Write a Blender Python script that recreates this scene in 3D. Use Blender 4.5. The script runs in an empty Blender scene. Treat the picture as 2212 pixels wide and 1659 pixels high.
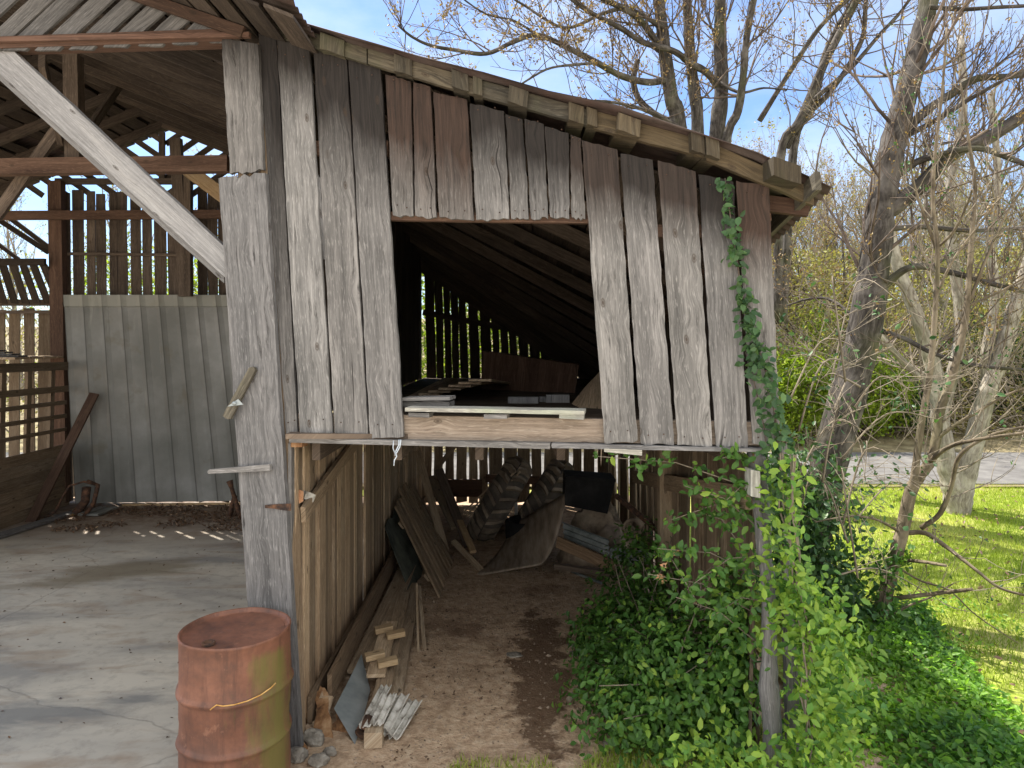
import bpy, math, random
import numpy as np
from mathutils import Vector, noise as mnoise
random.seed(7); RNG = np.random.default_rng(7)
scene = bpy.context.scene
COL = scene.collection
R = math.radians

# ---------------------------------------------------------------- camera, world, sun, exposure
H, F, CU, CV = 2.47, 1534.0, 1106.0, 740.0      # eye height; focal length, principal column and horizon row of a 2212 px wide view
cam_d = bpy.data.cameras.new('camera'); cam = bpy.data.objects.new('camera', cam_d); COL.objects.link(cam)
cam_d.sensor_width = 36; cam_d.lens = 36 * F / 2212
cam_d.shift_y = -(829.5 - CV) / 2212
cam_d.clip_start = 0.05; cam_d.clip_end = 3000
cam.location = (0, 0, H); cam.rotation_euler = (R(90), 0, 0)
scene.camera = cam

SUN_EL, SUN_AZ = 56.0, -48.0                      # azimuth measured from +Y towards +X
w = bpy.data.worlds.new('World'); scene.world = w; w.use_nodes = True
nt = w.node_tree; nt.nodes.clear()
sky = nt.nodes.new('ShaderNodeTexSky'); sky.sky_type = 'NISHITA'; sky.sun_disc = False
sky.sun_elevation = R(SUN_EL); sky.sun_rotation = R(SUN_AZ); sky.altitude = 300
sky.air_density = 1.0; sky.dust_density = .6; sky.ozone_density = 2.5
tc = nt.nodes.new('ShaderNodeTexCoord'); mp = nt.nodes.new('ShaderNodeMapping'); mp.inputs['Scale'].default_value = (1.6, 1.6, 4.0)
nz = nt.nodes.new('ShaderNodeTexNoise'); nz.inputs['Scale'].default_value = 2.2; nz.inputs['Detail'].default_value = 7; nz.inputs['Roughness'].default_value = .58
rp = nt.nodes.new('ShaderNodeMapRange'); rp.inputs[1].default_value = .38; rp.inputs[2].default_value = .68; rp.inputs[3].default_value = 0.05; rp.inputs[4].default_value = .55
mx = nt.nodes.new('ShaderNodeMixRGB'); mx.inputs[2].default_value = (4.6, 5.2, 6.0, 1)
bg = nt.nodes.new('ShaderNodeBackground'); bg.inputs[1].default_value = 0.105
ow = nt.nodes.new('ShaderNodeOutputWorld')
L = nt.links.new
L(tc.outputs['Generated'], mp.inputs[0]); L(mp.outputs[0], nz.inputs[0]); L(nz.outputs[0], rp.inputs[0])
sx = nt.nodes.new('ShaderNodeSeparateXYZ'); L(tc.outputs['Generated'], sx.inputs[0])      # cloud white added to the unseen sky behind the viewer for neutral fill
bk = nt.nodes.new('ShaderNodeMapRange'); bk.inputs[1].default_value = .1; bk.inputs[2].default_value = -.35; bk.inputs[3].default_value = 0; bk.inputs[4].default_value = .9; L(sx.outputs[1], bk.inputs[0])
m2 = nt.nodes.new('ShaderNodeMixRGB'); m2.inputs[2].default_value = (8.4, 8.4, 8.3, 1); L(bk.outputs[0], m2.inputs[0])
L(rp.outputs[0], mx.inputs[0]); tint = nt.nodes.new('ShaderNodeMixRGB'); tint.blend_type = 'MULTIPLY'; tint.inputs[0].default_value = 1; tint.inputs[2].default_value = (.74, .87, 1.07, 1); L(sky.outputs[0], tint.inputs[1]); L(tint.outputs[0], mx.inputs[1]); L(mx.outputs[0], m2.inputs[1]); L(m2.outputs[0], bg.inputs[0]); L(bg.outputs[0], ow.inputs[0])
sd = bpy.data.lights.new('sun', 'SUN'); sd.energy = 5.0; sd.angle = R(0.5); sd.color = (1, .94, .84)
so = bpy.data.objects.new('sun', sd); COL.objects.link(so)
sun_dir = Vector((math.sin(R(SUN_AZ)) * math.cos(R(SUN_EL)), math.cos(R(SUN_AZ)) * math.cos(R(SUN_EL)), math.sin(R(SUN_EL))))
so.rotation_euler = sun_dir.to_track_quat('Z', 'Y').to_euler(); so.location = (10, 10, 20)
vs = scene.view_settings; vs.view_transform = 'Standard'; vs.look = 'None'; vs.gamma = 1; vs.exposure = 1.15
vs.use_white_balance = True; vs.white_balance_temperature = 6650
scene.cycles.max_bounces = 8; scene.cycles.diffuse_bounces = 7; scene.cycles.transparent_max_bounces = 6
scene.cycles.use_denoising = True; scene.cycles.sample_clamp_indirect = 4

# ---------------------------------------------------------------- helpers
def at(u, v, Y):            # photo column/row at depth Y
    return Vector(((u - CU) / F * Y, Y, H - (v - CV) / F * Y))
def fp(u, v, off=0.0):      # on the plane of the barn's front wall, off metres in front of it
    k = (u - CU) / F; Y = (4.07 - off) / (1 + .169 * k)
    return at(u, v, Y)
def gp(u, v, z=0.0):        # on the ground
    Y = (H - z) * F / (v - CV)
    return at(u, v, Y)
def lerp(a, b, t): return a + (b - a) * t
def U(a, b): return random.uniform(a, b)

def thing(name, label, cat, group=None, loc=(0, 0, 0)):
    o = bpy.data.objects.new(name, None); COL.objects.link(o); o.location = loc
    o.empty_display_size = .1
    return tag(o, label, cat, group)
def tag(o, label=None, cat=None, group=None, kind=None):
    if label: o['label'] = label
    if cat: o['category'] = cat
    if group: o['group'] = group
    if kind: o['kind'] = kind
    return o
def settle(root):           # put the empty at the base of its parts, parts stay where they are
    pts = [ch.matrix_basis @ Vector(c) for ch in root.children for c in ch.bound_box]
    if not pts: return root
    lo = [min(p[i] for p in pts) for i in range(3)]; hi = [max(p[i] for p in pts) for i in range(3)]
    b = Vector(((lo[0] + hi[0]) / 2, (lo[1] + hi[1]) / 2, lo[2]))
    root.location = b
    for ch in root.children: ch.location = ch.location - b
    return root

class MB:
    def __init__(s): s.v = []; s.f = []; s.uv = []; s.c = []; s.m = []; s.sm = []
    def add(s, vs, fs, uvs=None, cols=None, mat=0, smooth=False):
        b = len(s.v); s.v.extend([tuple(p) for p in vs])
        s.uv.extend(uvs if uvs else [(0, 0)] * len(vs)); s.c.extend(cols if cols else [(1, 0, .5)] * len(vs))
        for f in fs: s.f.append(tuple(i + b for i in f)); s.m.append(mat); s.sm.append(smooth)
    def build(s, name, mats, parent=None):
        me = bpy.data.meshes.new(name); me.from_pydata(s.v, [], s.f)
        if not isinstance(mats, (list, tuple)): mats = [mats]
        for m in mats: me.materials.append(m)
        ul = me.uv_layers.new(name='UVMap'); ca = me.color_attributes.new('Col', 'FLOAT_COLOR', 'POINT')
        li = np.empty(len(me.loops), dtype=np.int32); me.loops.foreach_get('vertex_index', li)
        uv = np.array(s.uv, dtype=np.float32); ul.data.foreach_set('uv', uv[li].ravel())
        c = np.ones((len(s.v), 4), dtype=np.float32); c[:, :3] = np.array(s.c, dtype=np.float32); ca.data.foreach_set('color', c.ravel())
        me.polygons.foreach_set('material_index', np.array(s.m, dtype=np.int32)); me.polygons.foreach_set('use_smooth', np.array(s.sm, dtype=bool))
        me.update()
        o = bpy.data.objects.new(name, me); COL.objects.link(o)
        if parent is not None: o.parent = parent
        return o

def slab4(mb, TL, TR, BL, BR, n, th, seg=6, nc=1, jit=0.0, ragT=0.0, ragB=0.0, bright=1.0, brown=None, warp=0.0, mat=0, rnd=None):
    """plank whose front face has these four corners; n points out of the front face. brown(t): how much unweathered brown at 0 top .. 1 bottom"""
    TL, TR, BL, BR, n = map(Vector, (TL, TR, BL, BR, n)); n = n.normalized()
    W = ((TR - TL).length + (BR - BL).length) / 2; Ln = ((BL - TL).length + (BR - TR).length) / 2
    ou, ov = U(0, 50), U(0, 50); rnd = U(0, .75) if rnd is None else rnd
    dn = ((BL - TL) + (BR - TR)).normalized(); wd = ((TR - TL) + (BR - BL)).normalized()
    V, UV, C = [], [], []
    rt = [U(-1, 1) * ragT for _ in range(nc + 1)]; rb = [U(-1, 1) * ragB for _ in range(nc + 1)]
    jl = [U(-1, 1) * jit for _ in range(seg + 1)]; jr = [U(-1, 1) * jit for _ in range(seg + 1)]
    wp = U(-1, 1) * warp
    for side in (0, 1):
        for i in range(seg + 1):
            t = i / seg; l = TL.lerp(BL, t) + wd * jl[i]; r = TR.lerp(BR, t) + wd * jr[i]
            for j in range(nc + 1):
                a = j / nc; p = l.lerp(r, a) - n * (th * side) + n * wp * math.sin(math.pi * t)
                if i == 0: p = p + dn * rt[j]
                if i == seg: p = p + dn * rb[j]
                V.append(p); UV.append((ou + a * W + side * th, ov + t * Ln)); C.append((bright, brown(t) if brown else 0.0, rnd))
    N = (seg + 1) * (nc + 1); g = lambda s_, i, j: s_ * N + i * (nc + 1) + j
    Fc = []
    for i in range(seg):
        for j in range(nc):
            Fc.append((g(0, i, j), g(0, i + 1, j), g(0, i + 1, j + 1), g(0, i, j + 1)))
            Fc.append((g(1, i, j), g(1, i, j + 1), g(1, i + 1, j + 1), g(1, i + 1, j)))
        Fc.append((g(0, i, 0), g(1, i, 0), g(1, i + 1, 0), g(0, i + 1, 0)))
        Fc.append((g(0, i, nc), g(0, i + 1, nc), g(1, i + 1, nc), g(1, i, nc)))
    for j in range(nc):
        Fc.append((g(0, 0, j), g(0, 0, j + 1), g(1, 0, j + 1), g(1, 0, j)))
        Fc.append((g(0, seg, j), g(1, seg, j), g(1, seg, j + 1), g(0, seg, j + 1)))
    mb.add(V, Fc, UV, C, mat)

def bar(mb, A, B, w, th, up=(0, 0, 1), w2=None, **k):
    """timber from A to B (centre line); w measured along 'up' made square to the axis, th across it"""
    A, B, up = Vector(A), Vector(B), Vector(up); d = (B - A).normalized()
    n = d.cross(up)
    if n.length < 1e-4: n = d.cross(Vector((0, 1, 0)))
    n.normalize(); wv = n.cross(d).normalized()
    w2 = w if w2 is None else w2
    k.setdefault('seg', 4)
    slab4(mb, A - wv * w / 2 + n * th / 2, A + wv * w / 2 + n * th / 2, B - wv * w2 / 2 + n * th / 2, B + wv * w2 / 2 + n * th / 2, n, th, **k)

def tube(mb, pts, rad, k=6, mat=0, col=(1, 0, .5), cap=True, flat=1.0):
    pts = [Vector(p) for p in pts]; n = len(pts)
    if not isinstance(rad, (list, tuple)): rad = [rad] * n
    d0 = (pts[1] - pts[0]).normalized(); ref = Vector((0, 0, 1)) if abs(d0.z) < .8 else Vector((1, 0, 0))
    a = d0.cross(ref).normalized(); V, UV, Fc = [], [], []; s = 0; off = U(0, 30)
    for i, p in enumerate(pts):
        d = (pts[min(i + 1, n - 1)] - pts[max(i - 1, 0)]).normalized()
        a = (a - d * a.dot(d)).normalized(); b = d.cross(a)
        if i: s += (p - pts[i - 1]).length
        for j in range(k):
            an = 2 * math.pi * j / k; V.append(p + (a * math.cos(an) + b * math.sin(an) * flat) * rad[i]); UV.append((off + rad[i] * an, off + s))
    for i in range(n - 1):
        for j in range(k):
            Fc.append((i * k + j, i * k + (j + 1) % k, (i + 1) * k + (j + 1) % k, (i + 1) * k + j))
    if cap: Fc.append(tuple(range(k - 1, -1, -1))); Fc.append(tuple(range((n - 1) * k, n * k)))
    mb.add(V, Fc, UV, [col] * len(V), mat, smooth=True)

def box(mb, lo, hi, **k):
    lo, hi = Vector(lo), Vector(hi); c = (lo + hi) / 2
    bar(mb, (c.x, c.y, lo.z), (c.x, c.y, hi.z), hi.y - lo.y, hi.x - lo.x, up=(0, 1, 0), **k)

# ---------------------------------------------------------------- materials
def newmat(name):
    m = bpy.data.materials.new(name); m.use_nodes = True; t = m.node_tree; t.nodes.clear()
    out = t.nodes.new('ShaderNodeOutputMaterial'); b = t.nodes.new('ShaderNodeBsdfPrincipled'); t.links.new(b.outputs[0], out.inputs[0])
    return m, t, b, out
def N(t, typ, **inp):
    n = t.nodes.new(typ)
    for k, v in inp.items():
        if k.startswith('i'): n.inputs[int(k[1:])].default_value = v
        elif k in ('Scale', 'Detail', 'Roughness', 'Distortion', 'Strength', 'Distance', 'Randomness') and k in n.inputs: n.inputs[k].default_value = v
        else: setattr(n, k, v)
    return n
def ramp(t, fac, stops, interp='LINEAR'):
    r = t.nodes.new('ShaderNodeValToRGB'); r.color_ramp.interpolation = interp; e = r.color_ramp.elements
    while len(e) > 1: e.remove(e[-1])
    for i, (p, c) in enumerate(stops):
        c = (c, c, c) if isinstance(c, (int, float)) else c
        x = e[0] if i == 0 else e.new(p)
        x.position = p; x.color = (*c, 1)
    t.links.new(fac, r.inputs[0]); return r.outputs[0]
def mix(t, fac, a, b, mode='MIX'):
    m = t.nodes.new('ShaderNodeMixRGB'); m.blend_type = mode
    for i, x in enumerate((fac, a, b)):
        if isinstance(x, (int, float)): m.inputs[i].default_value = x if i == 0 else (x, x, x, 1)
        elif isinstance(x, tuple): m.inputs[i].default_value = (*x, 1)
        else: t.links.new(x, m.inputs[i])
    return m.outputs[0]
def mth(t, op, a, b=0.0, clamp=False):
    m = t.nodes.new('ShaderNodeMath'); m.operation = op; m.use_clamp = clamp
    for i, x in enumerate((a, b)):
        if isinstance(x, (int, float)): m.inputs[i].default_value = x
        else: t.links.new(x, m.inputs[i])
    return m.outputs[0]
def noise(t, vec, scale=1.0, detail=4, rough=.55, dist=0.0):
    n = N(t, 'ShaderNodeTexNoise', Scale=scale, Detail=detail, Roughness=rough, Distortion=dist)
    if vec is not None: t.links.new(vec, n.inputs[0])
    return n.outputs[0]
def mapped(t, vec, sc):
    m = t.nodes.new('ShaderNodeMapping'); m.inputs['Scale'].default_value = sc; t.links.new(vec, m.inputs[0]); return m.outputs[0]
def bump(t, b, h, strength=.5, dist=.01):
    n = N(t, 'ShaderNodeBump'); n.inputs['Strength'].default_value = strength; n.inputs['Distance'].default_value = dist
    t.links.new(h, n.inputs['Height']); t.links.new(n.outputs[0], b.inputs['Normal'])

def wood(name, gd, gm, gl, bd, bl, stain=(.02, .018, .016), stain_amt=.5, moss=None, moss_amt=0.0, brown_bias=0.0, reddish=False):
    """weathered sawn timber; grain runs along UV v. Col.r brightness, Col.g brown share, Col.b per board"""
    m, t, b, o = newmat(name)
    uv = N(t, 'ShaderNodeUVMap').outputs[0]
    # wander the grain a little, and around knots
    warpn = N(t, 'ShaderNodeTexNoise', Scale=1.0, Detail=2); t.links.new(mapped(t, uv, (3, 1.3, 1)), warpn.inputs[0])
    wv = N(t, 'ShaderNodeVectorMath', operation='MULTIPLY_ADD'); t.links.new(warpn.outputs[1], wv.inputs[0]); wv.inputs[1].default_value = (.016, .0, 0); t.links.new(uv, wv.inputs[2])
    kn = N(t, 'ShaderNodeTexVoronoi', Scale=1.0, voronoi_dimensions='2D'); t.links.new(mapped(t, wv.outputs[0], (4.6, 2.3, 1)), kn.inputs[0]); kd = kn.outputs['Distance']
    kinf = ramp(t, kd, [(0.0, 1.0), (.12, .6), (.3, 0.0)])
    kv = N(t, 'ShaderNodeVectorMath', operation='MULTIPLY_ADD'); t.links.new(kinf, kv.inputs[0]); kv.inputs[1].default_value = (.03, 0, 0); t.links.new(wv.outputs[0], kv.inputs[2])
    g = kv.outputs[0]
    n1 = noise(t, mapped(t, g, (60, 2.0, 1)), 1, 8, .7)
    n2 = noise(t, mapped(t, uv, (7, .9, 1)), 1, 4, .6)
    n3 = noise(t, mapped(t, g, (230, 9, 1)), 1, 3, .6)
    n4 = noise(t, mapped(t, g, (42, 4.0, 1)), 1, 6, .68)
    n5 = noise(t, mapped(t, g, (150, 14, 1)), 1, 3, .6)
    col = N(t, 'ShaderNodeAttribute', attribute_name='Col'); sp = N(t, 'ShaderNodeSeparateColor'); t.links.new(col.outputs[0], sp.inputs[0])
    base_n = mth(t, 'ADD', mth(t, 'MULTIPLY', n1, .55), mth(t, 'MULTIPLY', n2, .45))
    gcol = ramp(t, base_n, [(.34, gd), (.5, gm), (.64, gl)])
    bcol = ramp(t, n1, [(.3, bd), (.7, bl)])
    if reddish: bcol = mix(t, ramp(t, sp.outputs[2], [(.78, 0.0), (.95, 1.0)]), bcol, ramp(t, n1, [(.3, (.024, .017, .014)), (.7, (.082, .053, .041))]))
    bf = mth(t, 'ADD', mth(t, 'MULTIPLY', n2, 1.3), -.78 + brown_bias)
    bf = mth(t, 'ADD', mth(t, 'MULTIPLY', bf, .8), mth(t, 'MULTIPLY', sp.outputs[1], 1.2), clamp=True)
    c = mix(t, bf, gcol, bcol)
    # short dark and pale flecks
    st = ramp(t, n4, [(.52, 0.0), (.66, 1.0)]); st = mth(t, 'MULTIPLY', st, mth(t, 'MULTIPLY', ramp(t, n2, [(.42, .12), (.62, 1.0)]), stain_amt))
    c = mix(t, st, c, stain)
    lt = ramp(t, n5, [(.55, 0.0), (.68, 1.0)])
    c = mix(t, mth(t, 'MULTIPLY', lt, mth(t, 'MULTIPLY', mth(t, 'SUBTRACT', 1.0, bf), .5)), c, tuple(min(1, x * 1.25) for x in gl))
    # cracks
    cr = ramp(t, n3, [(.3, 1.0), (.36, 0.0)]); c = mix(t, mth(t, 'MULTIPLY', cr, .65), c, tuple(x * .35 for x in gd))
    crk = ramp(t, noise(t, mapped(t, g, (38, .55, 1)), 1, 2), [(.245, 1.0), (.27, 0.0)]); c = mix(t, mth(t, 'MULTIPLY', crk, .8), c, (.012, .01, .009))
    # knots
    kc = ramp(t, mth(t, 'ADD', kd, mth(t, 'MULTIPLY', n4, .03)), [(.03, 1.0), (.05, .35), (.062, .85), (.085, 0.0)])
    kpick = ramp(t, kn.outputs['Color'], [(.55, 0.0), (.57, 1.0)])
    c = mix(t, mth(t, 'MULTIPLY', mth(t, 'MULTIPLY', kc, kpick), .8), c, (.05, .035, .025))
    if moss:
        geo = N(t, 'ShaderNodeNewGeometry').outputs[0]
        mf = ramp(t, noise(t, geo, 3.0, 5), [(.5, 0.0), (.7, 1.0)]); c = mix(t, mth(t, 'MULTIPLY', mf, moss_amt), c, moss)
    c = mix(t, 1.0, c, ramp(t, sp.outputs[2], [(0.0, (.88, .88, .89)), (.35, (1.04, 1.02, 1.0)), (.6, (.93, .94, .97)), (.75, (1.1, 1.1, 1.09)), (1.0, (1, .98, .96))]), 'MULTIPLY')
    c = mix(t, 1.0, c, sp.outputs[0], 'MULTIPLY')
    t.links.new(c, b.inputs['Base Color']); b.inputs['Roughness'].default_value = .88; b.inputs['Specular IOR Level'].default_value = .25
    bump(t, b, mth(t, 'ADD', mth(t, 'ADD', n1, mth(t, 'MULTIPLY', n3, .5)), mth(t, 'MULTIPLY', crk, -1.2)), .55, .006)
    return m
W_front = wood('weathered_grey_board', (.075, .074, .072), (.185, .180, .175), (.335, .325, .315), (.012, .011, .0105), (.046, .039, .035), stain_amt=.9, reddish=True)
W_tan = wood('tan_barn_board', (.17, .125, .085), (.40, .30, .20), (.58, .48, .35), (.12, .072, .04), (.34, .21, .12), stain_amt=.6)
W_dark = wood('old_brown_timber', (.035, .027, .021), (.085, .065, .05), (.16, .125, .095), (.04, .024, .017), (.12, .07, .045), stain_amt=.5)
W_red = wood('reddish_brown_beam', (.05, .03, .022), (.11, .066, .046), (.19, .12, .085), (.06, .03, .02), (.17, .09, .06), stain_amt=.4)
W_green = wood('mossy_eave_timber', (.038, .034, .027), (.088, .08, .062), (.17, .155, .12), (.05, .035, .02), (.17, .12, .06), stain_amt=.7, moss=(.09, .10, .05), moss_amt=.5)
W_brace = wood('pale_brace_timber', (.2, .2, .202), (.38, .38, .385), (.55, .55, .55), (.12, .09, .06), (.3, .24, .16), stain_amt=.3)
W_lichen = wood('lichen_board', (.2, .19, .17), (.42, .41, .36), (.66, .66, .6), (.15, .12, .09), (.3, .25, .18), stain_amt=.6, moss=(.5, .55, .42), moss_amt=.8)
W_new = wood('newer_yellow_board', (.25, .17, .09), (.42, .3, .17), (.55, .42, .27), (.2, .12, .06), (.4, .27, .14), stain_amt=.2)

def simple(name, cols, scale=6, rough=.9, detail=5, bumpk=.3, bdist=.01, metal=0.0, spec=.3, sc=(1, 1, 1), stops=(.35, .5, .68)):
    m, t, b, o = newmat(name)
    obj = N(t, 'ShaderNodeTexCoord').outputs['Object']; v = mapped(t, obj, sc)
    n = noise(t, v, scale, detail, .62)
    c = ramp(t, n, list(zip(stops, cols)))
    t.links.new(c, b.inputs['Base Color']); b.inputs['Roughness'].default_value = rough; b.inputs['Metallic'].default_value = metal; b.inputs['Specular IOR Level'].default_value = spec
    bump(t, b, n, bumpk, bdist); return m

M_iron0 = simple('nail_rust', ((.02, .015, .012), (.06, .035, .025), (.12, .07, .045)), 40)
def leafmat(name, c1, c2, c3, trans=.35):
    m, t, b, o = newmat(name)
    col = N(t, 'ShaderNodeAttribute', attribute_name='Col'); sp = N(t, 'ShaderNodeSeparateColor'); t.links.new(col.outputs[0], sp.inputs[0])
    c = ramp(t, sp.outputs[2], [(0.0, c1), (.55, c2), (1.0, c3)])
    c = mix(t, 1.0, c, sp.outputs[0], 'MULTIPLY')
    t.links.new(c, b.inputs['Base Color']); b.inputs['Roughness'].default_value = .45; b.inputs['Specular IOR Level'].default_value = .35
    tr = N(t, 'ShaderNodeBsdfTranslucent'); t.links.new(mix(t, 1.0, c, (1.4, 1.5, .6), 'MULTIPLY'), tr.inputs[0])
    ms = N(t, 'ShaderNodeMixShader'); ms.inputs[0].default_value = trans
    t.links.new(b.outputs[0], ms.inputs[1]); t.links.new(tr.outputs[0], ms.inputs[2]); t.links.new(ms.outputs[0], o.inputs[0])
    return m
M_leaf = leafmat('honeysuckle_leaf', (.04, .11, .025), (.10, .22, .04), (.30, .43, .06))
M_cover = leafmat('ground_vine_leaf', (.06, .15, .03), (.19, .34, .05), (.46, .56, .12), .5)
M_leafd = leafmat('dark_vine_leaf', (.03, .075, .03), (.065, .14, .05), (.13, .22, .07), .25)
M_shrub = leafmat('spring_shrub_leaf', (.10, .16, .02), (.22, .30, .03), (.36, .42, .06), .5)
M_wood_leaf = leafmat('woodland_spring_leaf', (.16, .13, .06), (.27, .24, .10), (.28, .33, .09), .45)
M_bud = leafmat('tree_bud', (.16, .09, .05), (.3, .2, .10), (.42, .34, .16), .3)
M_litter = leafmat('dead_leaf', (.07, .04, .025), (.15, .09, .055), (.3, .22, .15), .1)
M_grass = leafmat('lawn_grass', (.18, .26, .03), (.32, .40, .06), (.55, .50, .22), .4)

def barkmat(name, d, m_, l, mossc=(.1, .11, .04)):
    m, t, b, o = newmat(name); uv = N(t, 'ShaderNodeUVMap').outputs[0]; geo = N(t, 'ShaderNodeNewGeometry').outputs[0]
    n = noise(t, mapped(t, uv, (28, 6, 1)), 1, 6, .65); n2 = noise(t, geo, 3.5, 5, .6)
    c = ramp(t, n, [(.3, d), (.5, m_), (.7, l)])
    c = mix(t, mth(t, 'MULTIPLY', ramp(t, n2, [(.5, 0.0), (.62, 1.0)]), .5), c, tuple(min(1, x * 1.4) for x in l))
    c = mix(t, mth(t, 'MULTIPLY', ramp(t, noise(t, geo, 1.6, 4), [(.55, 0.0), (.7, 1.0)]), .5), c, mossc)
    t.links.new(c, b.inputs['Base Color']); b.inputs['Roughness'].default_value = .9; b.inputs['Specular IOR Level'].default_value = .2
    bump(t, b, n, .6, .02); return m
M_bark = barkmat('grey_brown_bark', (.022, .019, .017), (.062, .054, .047), (.15, .136, .122))
M_barkp = barkmat('pale_bark', (.12, .10, .085), (.27, .24, .2), (.42, .39, .34))
M_twig = simple('twig_bark', ((.06, .045, .037), (.13, .10, .08), (.25, .2, .165)), 4, bumpk=0)
M_twigp = simple('pale_twig_bark', ((.12, .10, .075), (.22, .185, .14), (.34, .29, .225)), 4, bumpk=0)

M_dirt, t, b, o = newmat('bare_dirt')
geo = N(t, 'ShaderNodeNewGeometry').outputs[0]
n1 = noise(t, geo, 1.1, 6, .6); n2 = noise(t, geo, 14, 6, .7); n3 = noise(t, geo, 60, 3, .6)
c = ramp(t, n2, [(.3, (.30, .20, .13)), (.5, (.50, .365, .25)), (.7, (.62, .49, .36))])
c = mix(t, ramp(t, n1, [(.56, 0.0), (.66, .7)]), c, (.16, .095, .06))
sx3 = N(t, 'ShaderNodeSeparateXYZ'); t.links.new(geo, sx3.inputs[0])      # damp stain running down the middle of the passage
ax = mth(t, 'MULTIPLY', mth(t, 'SUBTRACT', sx3.outputs[0], .22), 4.2); ay = mth(t, 'MULTIPLY', mth(t, 'SUBTRACT', sx3.outputs[1], 5.4), .75)
rr_ = mth(t, 'SQRT', mth(t, 'ADD', mth(t, 'MULTIPLY', ax, ax), mth(t, 'MULTIPLY', ay, ay)))
dm = mth(t, 'SUBTRACT', mth(t, 'ADD', 1.0, mth(t, 'MULTIPLY', mth(t, 'SUBTRACT', noise(t, geo, 4.5, 7, .65), .5), 3.0)), rr_)
c = mix(t, ramp(t, dm, [(.0, 0.0), (.28, .85)]), c, (.10, .058, .035))
c = mix(t, ramp(t, noise(t, geo, 5, 7, .7), [(.5, 0.0), (.66, .5)]), c, (.17, .11, .07))
c = mix(t, ramp(t, n3, [(.62, 0.0), (.7, .6)]), c, (.42, .35, .27))
t.links.new(c, b.inputs['Base Color']); b.inputs['Roughness'].default_value = .95; b.inputs['Specular IOR Level'].default_value = .15
bump(t, b, mth(t, 'ADD', n2, mth(t, 'MULTIPLY', n3, .5)), .8, .03)

M_lawn, t, b, o = newmat('lawn_soil_and_grass')
geo = N(t, 'ShaderNodeNewGeometry').outputs[0]
n1 = noise(t, geo, .8, 6, .6); n2 = noise(t, geo, 22, 6, .7)
c = ramp(t, n2, [(.3, (.14, .2, .03)), (.5, (.28, .35, .05)), (.7, (.44, .46, .15))])
c = mix(t, ramp(t, n1, [(.46, 0.0), (.68, .75)]), c, (.38, .33, .15))
t.links.new(c, b.inputs['Base Color']); b.inputs['Roughness'].default_value = .9; b.inputs['Specular IOR Level'].default_value = .1
bump(t, b, n2, .8, .03)

M_conc, t, b, o = newmat('stained_concrete')
geo = N(t, 'ShaderNodeNewGeometry').outputs[0]
rot = t.nodes.new('ShaderNodeMapping'); rot.inputs['Rotation'].default_value = (0, 0, R(-12)); rot.inputs['Scale'].default_value = (.55, 1.6, 1); t.links.new(geo, rot.inputs[0])
n1 = noise(t, rot.outputs[0], .95, 7, .62, .4); n2 = noise(t, geo, 9, 7, .7); n3 = noise(t, rot.outputs[0], 2.3, 5, .6, .5)
c = ramp(t, n1, [(.36, (.27, .26, .24)), (.47, (.41, .385, .335)), (.62, (.51, .475, .405))])
c = mix(t, ramp(t, n3, [(.52, 0.0), (.72, .7)]), c, (.27, .20, .14))
c = mix(t, mth(t, 'MULTIPLY', ramp(t, n2, [(.3, 1.0), (.5, 0.0)]), .35), c, (.13, .12, .11))
vo = N(t, 'ShaderNodeTexVoronoi', Scale=.33, feature='DISTANCE_TO_EDGE'); wn = N(t, 'ShaderNodeTexNoise', Scale=2.5, Detail=5); t.links.new(geo, wn.inputs[0])
wv = N(t, 'ShaderNodeVectorMath', operation='MULTIPLY_ADD'); t.links.new(wn.outputs[1], wv.inputs[0]); wv.inputs[1].default_value = (.3, .3, 0); t.links.new(geo, wv.inputs[2]); t.links.new(wv.outputs[0], vo.inputs[0])
crk = ramp(t, vo.outputs['Distance'], [(.0, 1.0), (.003, 0.0)])
c = mix(t, mth(t, 'MULTIPLY', crk, .3), c, (.06, .05, .045))
sepg = N(t, 'ShaderNodeSeparateXYZ'); t.links.new(geo, sepg.inputs[0])
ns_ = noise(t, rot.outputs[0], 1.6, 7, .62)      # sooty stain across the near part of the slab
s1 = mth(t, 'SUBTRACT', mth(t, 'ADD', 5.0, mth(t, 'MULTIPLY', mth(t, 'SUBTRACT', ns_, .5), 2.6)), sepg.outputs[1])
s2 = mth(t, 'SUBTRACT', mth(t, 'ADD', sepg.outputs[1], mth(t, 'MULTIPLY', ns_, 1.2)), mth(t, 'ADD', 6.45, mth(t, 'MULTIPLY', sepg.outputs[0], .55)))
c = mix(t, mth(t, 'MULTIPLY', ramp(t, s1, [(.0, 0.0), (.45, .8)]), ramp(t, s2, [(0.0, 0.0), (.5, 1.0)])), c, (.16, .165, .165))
o1 = mth(t, 'MULTIPLY', mth(t, 'ADD', sepg.outputs[0], 4.2), .8); o2 = mth(t, 'SUBTRACT', mth(t, 'MULTIPLY', mth(t, 'SUBTRACT', sepg.outputs[1], 7.6), 2.2), o1)
oo = mth(t, 'SUBTRACT', mth(t, 'ADD', .9, mth(t, 'MULTIPLY', mth(t, 'SUBTRACT', ns_, .5), 2.0)), mth(t, 'SQRT', mth(t, 'ADD', mth(t, 'MULTIPLY', o1, o1), mth(t, 'MULTIPLY', o2, o2))))
c = mix(t, ramp(t, oo, [(.0, 0.0), (.4, .75)]), c, (.19, .155, .10))
far = mth(t, 'MULTIPLY', mth(t, 'SUBTRACT', sepg.outputs[1], 8.3), .6, clamp=True)      # dirt carried in towards the back wall
c = mix(t, mth(t, 'MULTIPLY', far, ramp(t, n2, [(.35, .5), (.55, 1.0)])), c, (.15, .095, .06))
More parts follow.
